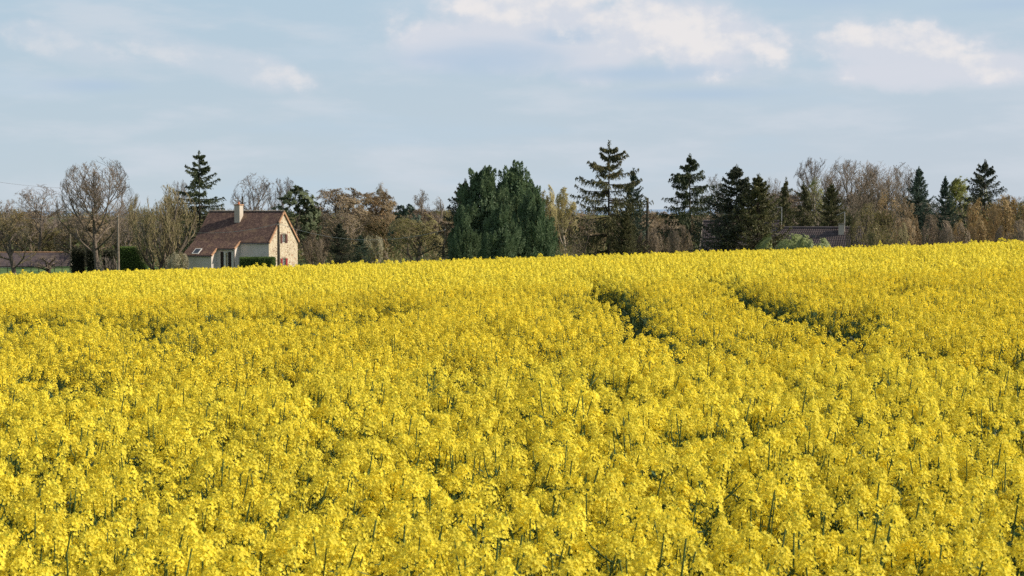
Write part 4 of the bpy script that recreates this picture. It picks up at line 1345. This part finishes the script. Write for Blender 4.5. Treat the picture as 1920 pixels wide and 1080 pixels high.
    for i in range(n):
        xa = oh - i * (Lg + 2 * oh) / n
        xb = xa - (Lg + 2 * oh) / n + 0.012
        c = RZ_ + up - 0.03
        rr = 0.125 + 0.01 * (i % 2)
        pts = [(Wd / 2 + rr * math.cos(a), c + rr * math.sin(a) * 0.9) for a in np.linspace(PI, 0, 7)]
        for (ya_, za), (yb_, zb) in zip(pts[:-1], pts[1:]):
            rd_.quad([(xa, ya_, za), (xa, yb_, zb), (xb, yb_, zb), (xb, ya_, za)])
        rd_.quad([(xa, a, b) for a, b in pts][::-1])
        rd_.quad([(xb, a, b) for a, b in pts])
    rd_.build('ridge_tiles', [M['bark_pale']], roof)
    # verge tiles
    def verge(a, b, xw=0.14):
        vg = MB()
        a = np.array(a, float); b = np.array(b, float)
        k = max(3, int(np.linalg.norm(b - a) / 0.3))
        for i in range(k):
            p, q = a + (b - a) * i / k, a + (b - a) * ((i + 0.96) / k)
            P4 = [p, p + np.array([-xw, 0, 0]), q + np.array([-xw, 0, 0]), q]
            n_ = np.cross(P4[1] - P4[0], P4[2] - P4[0])
            if n_[2] < 0:
                P4 = P4[::-1]
            vg.slab([v + np.array([0, 0, 0.045]) for v in P4], 0.2)
        vg.build('verge_tiles', [M['terracotta']], roof)
    verge((oh + 0.05, -ey - .02, EZ - ey * slm + up), (oh + 0.05, Wd / 2, RZ_ + up))
    verge((oh + 0.05, Wd + ey + .02, EZ - ey * slm + up), (oh + 0.05, Wd / 2, RZ_ + up))
    verge((x1 + .17, y1, E1 + up), (x1 + .17, 0, EZ + up))
    verge((x2 + .17, y2, E2 + up), (x2 + .17, y1, E1 + up))
    # gutters
    gt = MB()
    for (xa, xb, yy, zz) in ((x1 + .2, oh, -ey - 0.06, EZ - ey * slm - 0.02), (x2 + .2, x1 + .1, y1 - .06, E1 - 0.02), (-Lg, x2 + .1, y2 - .06, E2 - 0.02)):
        gt.tube([(xa, yy, zz), (xb, yy, zz)], 0.055, 8)
    gt.tube([(x1 + .06, y1 + 0.1, E1 - 0.05), (x1 + .06, y1 + 0.1, 0)], 0.045, 8)
    gt.build('gutter', [M['zinc']], root)
    # chimney
    ch = MB()
    cx, cy = -5.15, Wd / 2 - 0.95
    zt = z(0.9)
    ch.box(cx - 0.34, cx + 0.34, cy - 0.42, cy + 0.42, z(-1.4), zt)
    ch.build('chimney', [M['chimney']], root)
    chm = [o for o in root.children if o.name.startswith('chimney')][0]
    cap = MB(); cap.box(cx - 0.40, cx + 0.40, cy - 0.48, cy + 0.48, zt + 0.002, zt + 0.13)
    cap.build('chimney_cap', [M['terracotta']], chm)
    pt = MB(); pt.tube([(cx, cy, zt + .13), (cx, cy, zt + .42)], [0.13, 0.10], 12)
    pt.build('chimney_pot', [M['pot']], chm)
    # skylight in the left catslide
    sk = MB()
    p0 = np.array([-8.35, y1 - 0.98, 0]); p1 = np.array([-7.6, y1 - 0.98, 0])
    zf = lambda yy: np.interp(yy, [y2, y1, 0], [E2, E1, EZ]) + up
    def skl(xa, xb, ya, yb, h, t, mb):
        P4 = [(xa, ya, zf(ya) + h), (xb, ya, zf(ya) + h), (xb, yb, zf(yb) + h), (xa, yb, zf(yb) + h)]
        mb.slab(P4, t)
    skl(-8.4, -7.55, y1 - 1.0, y1 - 0.12, 0.05, 0.08, sk)
    s_ = sk.build('skylight', [M['white']], root)
    sg = MB(); skl(-8.30, -7.65, y1 - 0.92, y1 - 0.2, 0.056, 0.004, sg)
    sg.build('pane', [M['glass']], s_)
    # gable windows
    for k, (a, b, c, d) in enumerate(gw):
        w = MB()
        fw = 0.05
        xf = -0.14
        for (ya_, yb_, za, zb) in ((a, a + fw, c, d), (b - fw, b, c, d), (a + fw, b - fw, c, c + fw), (a + fw, b - fw, d - fw, d), ((a + b) / 2 - .03, (a + b) / 2 + .03, c + fw, d - fw)):
            w.box(xf, xf + 0.05, ya_, yb_, za, zb)
        wo = w.build('window', [M['white']], root)
        g_ = MB(); g_.box(xf - 0.004, xf + 0.012, a + .01, b - .01, c + .01, d - .01)
        g_.build('pane', [M['glass']], wo)
        cu = MB(); cu.quad([(xf - 0.15, a, c), (xf - 0.15, a + 0.22, c), (xf - 0.15, a + 0.22, d), (xf - 0.15, a, d)])
        cu.build('curtain', [M['curtain']], wo)
        for sgn, (ys, ye) in ((-1, (a - 0.46, a - 0.01)), (1, (b + 0.01, b + 0.46))):
            s1 = MB()
            nb = 4
            for i in range(nb):
                s1.box(0.02, 0.06, ys + (ye - ys) * i / nb + .004, ys + (ye - ys) * (i + 1) / nb - .004, c - 0.02, d + 0.02)
            for zz in (c + 0.18, d - 0.2):
                s1.box(0.06, 0.08, ys + .02, ye - .02, zz, zz + 0.08)
            s1.build('shutter', [M['shutter_brown' if k == 0 else 'shutter_red']], wo)
        li = MB(); li.box(-0.02, 0.03, a - 0.12, b + 0.12, d + 0.03, d + 0.17); li.build('lintel', [M['bark_pale']], wo)
    # patio door in the middle lean-to: window leaf, curtains, dark shutters
    yd = y1 + 0.2
    a, b, c, d = -5.42, -4.02, 0.75, z(-4.28)
    w = MB()
    fw = 0.07
    xs_ = [a + 0.33, a + 0.58, (a + b) / 2 + .12, b - 0.36]
    w.box(a + 0.38, a + 0.62, yd + 0.02, yd + 0.09, c, d)
    w.box((a + b) / 2 + 0.16, (a + b) / 2 + 0.22, yd + .03, yd + .08, c, d)
    w.box(a, b, yd + 0.03, yd + 0.10, d - 0.09, d)
    w.box(b - 0.02, b + 0.1, yd - 0.02, yd + 0.02, c, d)
    wo = w.build('patio_door', [M['white']], root)
    g_ = MB(); g_.box(a, b, yd + 0.11, yd + 0.12, c, d - .05); g_.build('pane', [M['glass']], wo)
    cu = MB()
    for i in range(10):
        xx = a + 0.66 + i * 0.07
        if i in (4, 5):
            continue
        cu.tube([(xx, yd + 0.17, c), (xx, yd + 0.17, d - 0.1)], 0.035, 6)
    g2_ = cu.build('curtain', [M['curtain']], wo)
    g2_.location = (0, -0.09, 0)
    for (xa, xb) in ((a + 0.02, a + 0.37), (b - 0.42, b - 0.02)):
        s1 = MB()
        for i in range(4):
            s1.box(xa + (xb - xa) * i / 4 + .004, xa + (xb - xa) * (i + 1) / 4 - .004, yd - 0.05, yd - 0.01, c, d - 0.02)
        s1.build('shutter', [M['shutter_dark']], wo)
    # aerial behind the ridge
    ae = MB()
    ax, ay = -5.3, 5.2
    ae.tube([(ax, ay, z(-1.2)), (ax, ay, z(2.6))], 0.035, 6)
    ae.tube([(ax - 0.95, ay, z(2.55)), (ax + 0.2, ay, z(2.6))], 0.02, 5)
    for i in range(6):
        xx = ax - 0.9 + i * 0.18
        ae.tube([(xx, ay - 0.22, z(2.56)), (xx, ay + 0.22, z(2.56))], 0.012, 4)
    ae.build('aerial', [M['wire_dark']], root)
    return root


build_house()


# clipped hedges: a body of leaves
def hedge(px0, px1, top, dist, depth, label, mat_, nper=900, rz=0.0, leaf=0.06, bottom=None, name='hedge', cat='hedge', blobby=0.05):
    a = ray(px0, top, dist); b = ray(px1, top, dist)
    L = b[0] - a[0]
    cx = (a[0] + b[0]) / 2
    gz = float(ground(cx, dist)) - 0.05
    H = a[2] - gz
    r = np.random.default_rng(int(abs(px0) * 7 + top))
    A_ = 2 * (L * H + depth * H) + L * depth
    n = int(A_ * nper)
    # points on the faces of a box
    fc = r.choice(5, n, p=np.array([L * H, L * H, depth * H, depth * H, L * depth]) / A_)
    u, v = r.uniform(-0.5, 0.5, n), r.uniform(0, 1, n)
    w = r.uniform(-0.5, 0.5, n)
    x = np.select([fc <= 1, fc == 2, fc == 3, fc == 4], [u * L, -L / 2, L / 2, u * L])
    y = np.select([fc == 0, fc == 1, fc >= 2], [-depth / 2, depth / 2, w * depth])
    z = np.where(fc == 4, H, v * H)
    C = np.stack([x, y, z], 1)
    C += r.normal(size=(n, 3)) * blobby
    C[:, 2] = np.clip(C[:, 2], 0, None)
    V, F = leaves(C, rand_dirs(n, r), rand_dirs(n, r), leaf * r.uniform(0.7, 1.3, n), leaf * 0.6)
    # dark inner body of branches
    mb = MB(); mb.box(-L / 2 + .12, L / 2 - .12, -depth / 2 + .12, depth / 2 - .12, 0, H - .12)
    root = empty(name, (cx, dist, gz), rz, label, cat)
    link('foliage', new_mesh('hedge_leaves', V, F, M[mat_]), root)
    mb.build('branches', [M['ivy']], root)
    return root


hedge(452, 514, 483.5, 173.5, 1.6, 'low clipped green hedge in front of the white wall of the stone house', 'hedge', 900, leaf=0.05)
hedge(225, 272, 464, 186, 1.4, 'tall clipped green hedge right of the utility pole', 'hedge', 700, leaf=0.06)
hedge(139, 154, 469, 197, 1.6, 'blocky dark ivy-grown thicket at the right end of the long low roof', 'ivy', 700, leaf=0.08, name='thicket', cat='thicket', blobby=0.16)
hedge(169, 180, 468, 196, 1.6, 'blocky dark thicket next to the trunk of the biggest bare tree', 'ivy', 700, leaf=0.08, name='thicket', cat='thicket', blobby=0.16)
hedge(198, 212, 474, 196, 1.6, 'dark thicket behind the pale twiggy shrub and the utility pole', 'ivy', 700, leaf=0.08, name='thicket', cat='thicket', blobby=0.16)


# ------------------------------------------------------------------ long low roof beyond the meadow
def build_barn():
    d = 243
    a = ray(-40, 473, d); b = ray(136, 473, d)
    L = b[0] - a[0]
    cx = (a[0] + b[0]) / 2
    gz = float(ground(cx, d))
    H = a[2] - gz
    root = empty('low_barn', (cx, d, gz), R(1.5), 'long low barn with purplish tiled roof beyond the fenced meadow', 'barn')
    rf = MB()
    e = 0.15
    rf.slab([(-L / 2, -2.2, e), (L / 2, -2.2, e), (L / 2, 0, H), (-L / 2, 0, H)], 0.12, uv=[(0, 0), (L, 0), (L, 2.5), (0, 2.5)])
    rf.slab([(L / 2, 2.2, e), (-L / 2, 2.2, e), (-L / 2, 0, H), (L / 2, 0, H)], 0.12, uv=[(0, 0), (L, 0), (L, 2.5), (0, 2.5)])
    roof = rf.build('roof', [M['tiles_far']], root)
    rd_ = MB(); rd_.tube([(-L / 2, 0, H), (L / 2, 0, H)], 0.11, 8); rd_.build('ridge_tiles', [M['terracotta']], roof)
    w = MB()
    w.quad([(-L / 2 + .1, -2, -0.5), (L / 2 - .1, -2, -0.5), (L / 2 - .1, -2, e), (-L / 2 + .1, -2, e)])
    w.quad([(L / 2 - .1, -2, -.5), (L / 2 - .1, 2, -.5), (L / 2 - .1, 2, e), (L / 2 - .1, 0, H - .1), (L / 2 - .1, -2, e)])
    w.quad([(-L / 2 + .1, -2, -.5), (-L / 2 + .1, 2, -.5), (-L / 2 + .1, 2, e), (-L / 2 + .1, 0, H - .1), (-L / 2 + .1, -2, e)])
    w.quad([(-L / 2 + .1, 2, -0.5), (L / 2 - .1, 2, -0.5), (L / 2 - .1, 2, e), (-L / 2 + .1, 2, e)])
    w.build('wall', [M['render']], root)


build_barn()


# ------------------------------------------------------------------ tiled house on the right
def pantile_slope(W_, L_, wave=0.16, course=0.22, nx_per=6):
    """real waved tiles in stepped courses; local x along the ridge, y up the slope, z off the roof"""
    nx = int(W_ / wave) * nx_per + 1
    xs = np.linspace(0, W_, nx)
    rows = int(L_ / course)
    ys = []; zs = []
    for i in range(rows + 1):
        y0 = i * course
        y1_ = min(L_, (i + 1) * course)
        if y1_ - y0 < 0.02:
            break
        ys += [y0, y0 + 0.002, y1_]
        zs += [0.0, 0.03, 0.003]
    ys = np.array(ys); zs = np.array(zs)
    ph = xs / wave * 2 * PI
    wv = 0.02 * np.maximum(np.sin(ph), -0.35)
    X, Y = np.meshgrid(xs, ys)
    Z = zs[:, None] + wv[None] + 0 * X
    V = np.stack([X, Y, Z], -1).reshape(-1, 3)
    idx = np.arange(len(ys) * nx).reshape(len(ys), nx)
    F = np.stack([idx[:-1, :-1], idx[:-1, 1:], idx[1:, 1:], idx[1:, :-1]], -1).reshape(-1, 4)
    return V, F


def build_right_house():
    d = 130.0
    th = R(-12)
    A0 = ray(1319, 415, d)
    GZ = float(ground(A0[0], d)) - 0.1
    root = empty('tiled_house', (A0[0], d, GZ), th, 'low house with dark brown pantile roofs half hidden behind the field', 'house')
    ct, st = math.cos(th), math.sin(th)

    def lx(px, y0=0.0):
        """local x along the ridge line seen at photo column px"""
        u = (px - 960) / FPX * 1.0
        # world = A0 + (ct*x - st*y0, st*x + ct*y0); X/Y = u'
        k = u / 1.0
        return (k * (d + ct * y0) - (A0[0] - st * y0)) / (ct - k * st)

    def wing(x0, x1, y0, zr, run, pitch, nm, hip=0.0):
        """a gabled block: ridge at local y0, height zr above the root"""
        L = run / math.cos(pitch)
        V, F = pantile_slope(x1 - x0, L)
        c, s = math.cos(pitch), math.sin(pitch)
        k_ = hip * (1 - V[:, 1] / L)
        V = V.copy(); V[:, 0] = V[:, 0] - k_ * (1 - V[:, 0] / (x1 - x0))
        # front: y' = -run + Y*c ; z' = zr - run*tan + Y*s, thickness along the normal (0,-s,c)
        VF = np.stack([x0 + V[:, 0], y0 - run + V[:, 1] * c - V[:, 2] * s, zr - run * math.tan(pitch) + V[:, 1] * s + V[:, 2] * c], 1)
        VB = np.stack([x1 - V[:, 0], y0 + run - V[:, 1] * c + V[:, 2] * s, zr - run * math.tan(pitch) + V[:, 1] * s + V[:, 2] * c], 1)
        Vj, Fj, mi = joined([(VF, F, 0), (VB, F, 0)])
        rf = link('roof', new_mesh('roof', Vj, Fj, [M['pantile']], mi), root)
        rd_ = MB()
        n = int((x1 - x0) / 0.36)
        for i in range(n):
            xa = x0 + (x1 - x0) * i / n; xb = x0 + (x1 - x0) * (i + 0.96) / n
            pts = [(y0 + 0.13 * math.cos(a), zr + 0.0 + 0.11 * math.sin(a)) for a in np.linspace(0, PI, 7)]
            for (ya, za), (yb, zb) in zip(pts[:-1], pts[1:]):
                rd_.quad([(xa, ya, za), (xb, ya, za), (xb, yb, zb), (xa, yb, zb)])
            rd_.quad([(xa, a, b) for a, b in pts][::-1]); rd_.quad([(xb, a, b) for a, b in pts])
        rd_.build('ridge_tiles', [M['pantile']], rf)
        bb = MB()
        for xx in (() if hip else (x0 - 0.03,)):
            for sg in (-1, 1):
                P = [np.array([xx - .025, y0 + sg * run, zr - run * math.tan(pitch) - 0.12]), np.array([xx - .025, y0, zr - 0.12]), np.array([xx - .025, y0, zr + 0.06]), np.array([xx - .025, y0 + sg * run, zr - run * math.tan(pitch) + 0.06])]
                if sg > 0:
                    P = P[::-1]
                bb.slab(P, -0.05)
        if hip:
            e_ = zr - run * math.tan(pitch)
            hp = MB(); hp.slab([(x0 - hip, y0 + run, e_), (x0 - hip, y0 - run, e_), (x0, y0, zr)], 0.05); hp.build('hip_end', [M['pantile']], rf)
        else:
            bb.build('barge_board', [M['bark_pale']], rf)
        w = MB()
        e = zr - run * math.tan(pitch)
        ins = 0.25
        ya, yb = y0 - run + ins, y0 + run - ins
        ze = e + ins * math.tan(pitch) - 0.06
        xa, xb = x0 + 0.1, x1 - 0.1
        w.quad([(xa, ya, 0), (xb, ya, 0), (xb, ya, ze), (xa, ya, ze)])
        w.quad([(xb, yb, 0), (xa, yb, 0), (xa, yb, ze), (xb, yb, ze)])
        w.quad([(xb, ya, 0), (xb, yb, 0), (xb, yb, ze), (xb, y0, zr - .08), (xb, ya, ze)])
        w.quad([(xa, yb, 0), (xa, ya, 0), (xa, ya, ze), (xa, y0, zr - .08), (xa, yb, ze)])
        w.build('wall', [M['render']], root)
        return rf
    z1 = A0[2] - GZ
    x_end = lx(1461)
    wing(0, x_end, 0, z1, 3.6, R(38), 'main')
    z2 = z1 - 0.50
    yo = -0.8
    wing(lx(1466, yo), lx(1636, yo), yo, z2, 3.4, R(35), 'wing', hip=1.5)

    def aerial(parent, x, y, z0, z1_, arm, dz):
        ae = MB()
        ae.tube([(x, y, z0), (x, y, z1_)], 0.03, 6)
        ae.tube([(x, y, z1_ - 0.02), (x - arm, y, z1_ - dz)], 0.02, 5)
        for i in range(7):
            t = (i + 0.5) / 7
            ae.tube([(x - arm * t, y - 0.16, z1_ - dz * t), (x - arm * t, y + 0.16, z1_ - dz * t)], 0.009, 4)
        ae.build('aerial', [M['metal']], parent)
    ch = MB()
    cx = lx(1577, yo - 0.5)
    cy = yo - 0.55
    ch.box(cx - 0.22, cx + 0.22, cy - 0.26, cy + 0.26, z2 - 1.0, z2 + 0.28)
    c1 = ch.build('chimney', [M['chimney']], root)
    cap = MB(); cap.box(cx - 0.27, cx + 0.27, cy - 0.31, cy + 0.31, z2 + 0.282, z2 + 0.36); cap.build('chimney_cap', [M['bark_pale']], c1)
    fl = MB(); fl.box(cx + 0.23, cx + 0.36, cy - 0.5, cy + 0.2, z2 - 0.95, z2 - 0.1); 
    aerial(c1, cx + 0.26, cy, z2 - 0.3, z2 + 1.28, 0.62, 0.28)
    ch = MB()
    cx = lx(1466, yo)
    ch.box(cx - 0.13, cx + 0.13, yo - 0.1, yo + 0.25, z2 - 0.5, z2 + 0.22)
    c2 = ch.build('chimney', [M['terracotta']], root)
    aerial(c2, cx - 0.04, yo + 0.1, z2 + 0.1, z2 + 1.65, 0.5, 0.02)
    # two small roof vents
    for pxx, zz in ((1507, 0.62), (1526, 0.7)):
        v = MB()
        yy = yo - zz / math.tan(R(35))
        x = lx(pxx, yy)
        v.box(x - 0.12, x + 0.12, yy - 0.12, yy + 0.12, z2 - zz - 0.1, z2 - zz + 0.16)
        v.build('roof_vent', [M['zinc']], root)


build_right_house()


# ------------------------------------------------------------------ poles and wires
def pole(px, top, dist, label, r=0.13, m_='wood', lean_px=0, name='utility_pole', caps=True):
    p = ray(px, top, dist)
    gz = float(ground(p[0], dist))
    mb = MB()
    dx = -lean_px * dist / FPX
    h = p[2] - gz
    mb.tube([(dx, 0, -0.3), (dx * 0.5, 0, h * 0.5), (0, 0, h)], [r * 1.15, r, r * 0.8], 10)
    root = empty(name, (p[0], dist, gz), 0, label, 'pole')
    mb.build('post', [M[m_]], root)
    if caps:
        ins = MB(); ins.box(-0.05, 0.05, -r - 0.1, -r + 0.02, h - 0.35, h - 0.22); ins.build('insulator', [M['metal']], root)
    return np.array([p[0], dist, p[2]])


A = pole(221, 401, 182, 'tall grey wooden utility pole between the big bare tree and the clipped hedge', 0.135)
B = pole(522, 416, 170, 'dark wooden utility pole in front of the stone gable', 0.15, 'wood_dark')
Cc = pole(834.5, 425, 160, 'dark leaning wooden pole left of the cypress group', 0.09, 'wood_dark', lean_px=6)
pole(132, 437, 232, 'pale post standing at the right end of the long low roof', 0.09, caps=False, name='post')
pole(1214, 371, 158, 'thick dark broken pole right of the blue-green spruce', 0.16, 'wood_dark', caps=False, name='broken_pole')
pole(455, 368, 215, 'dark post rising behind the house ridge right of the chimney', 0.12, 'wood_dark', caps=False, name='post')


def wire(a, b, sag, label, r=0.016, m_='wire', n=28):
    t = np.linspace(0, 1, n)[:, None]
    P = a * (1 - t) + b * t
    P[:, 2] -= (4 * t * (1 - t))[:, 0] * sag
    c = P.mean(0)
    mb = MB(); mb.tube(P - c, r, 5)
    o = mb.build('cable', [M[m_]])
    o.location = c
    tag(o, label, 'cable', group='overhead cables between the poles')
    return o


at = lambda px, py, d: ray(px, py, d)
wire(at(221, 404, 182), at(522, 419, 170), 1.45, 'overhead cable sagging across the house roof from the grey pole to the gable pole', 0.02)
wire(at(522, 419, 170), at(834.5, 431, 160), 1.35, 'overhead cable sagging from the gable pole to the leaning pole', 0.017)
wire(at(600, 393, 190), at(834.5, 408, 160), 0.25, 'upper thin dark cable crossing the brown trees toward the ragged fir', 0.012, 'wire_dark')
wire(at(-60, 400, 230), at(221, 406, 182), 0.5, 'overhead cable reaching the grey pole from the left edge', 0.015)
wire(at(-60, 332, 200), at(221, 352, 230), 0.6, 'thin high cable against the sky at the left edge', 0.014, 'wire_dark')


# ------------------------------------------------------------------ meadow fence
def build_fence():
    d = 215
    a = ray(-30, 500, d); b = ray(131, 500, d)
    root = empty('meadow_fence', (a[0], d, float(ground(a[0], d))), 0, 'thin wooden post fence with wires across the green meadow', 'fence')
    n = 12
    tops = []
    for i in range(n):
        x = (b[0] - a[0]) * i / (n - 1)
        gz = float(ground(a[0] + x, d)) - root.location.z
        mb = MB(); mb.tube([(x, 0, gz - 0.2), (x + rng.normal() * 0.04, 0, gz + 1.45 + rng.uniform(-0.1, 0.1))], [0.055, 0.045], 6)
        mb.build('post', [M['wood_dark']], root)
        tops.append((x, 0, gz))
    for h in (0.45, 0.9, 1.3):
        mb = MB(); mb.tube([(x, -0.05, g + h) for x, _, g in tops], 0.008, 4); mb.build('wire', [M['wire_dark']], root)


build_fence()
print('objects', len(bpy.data.objects))
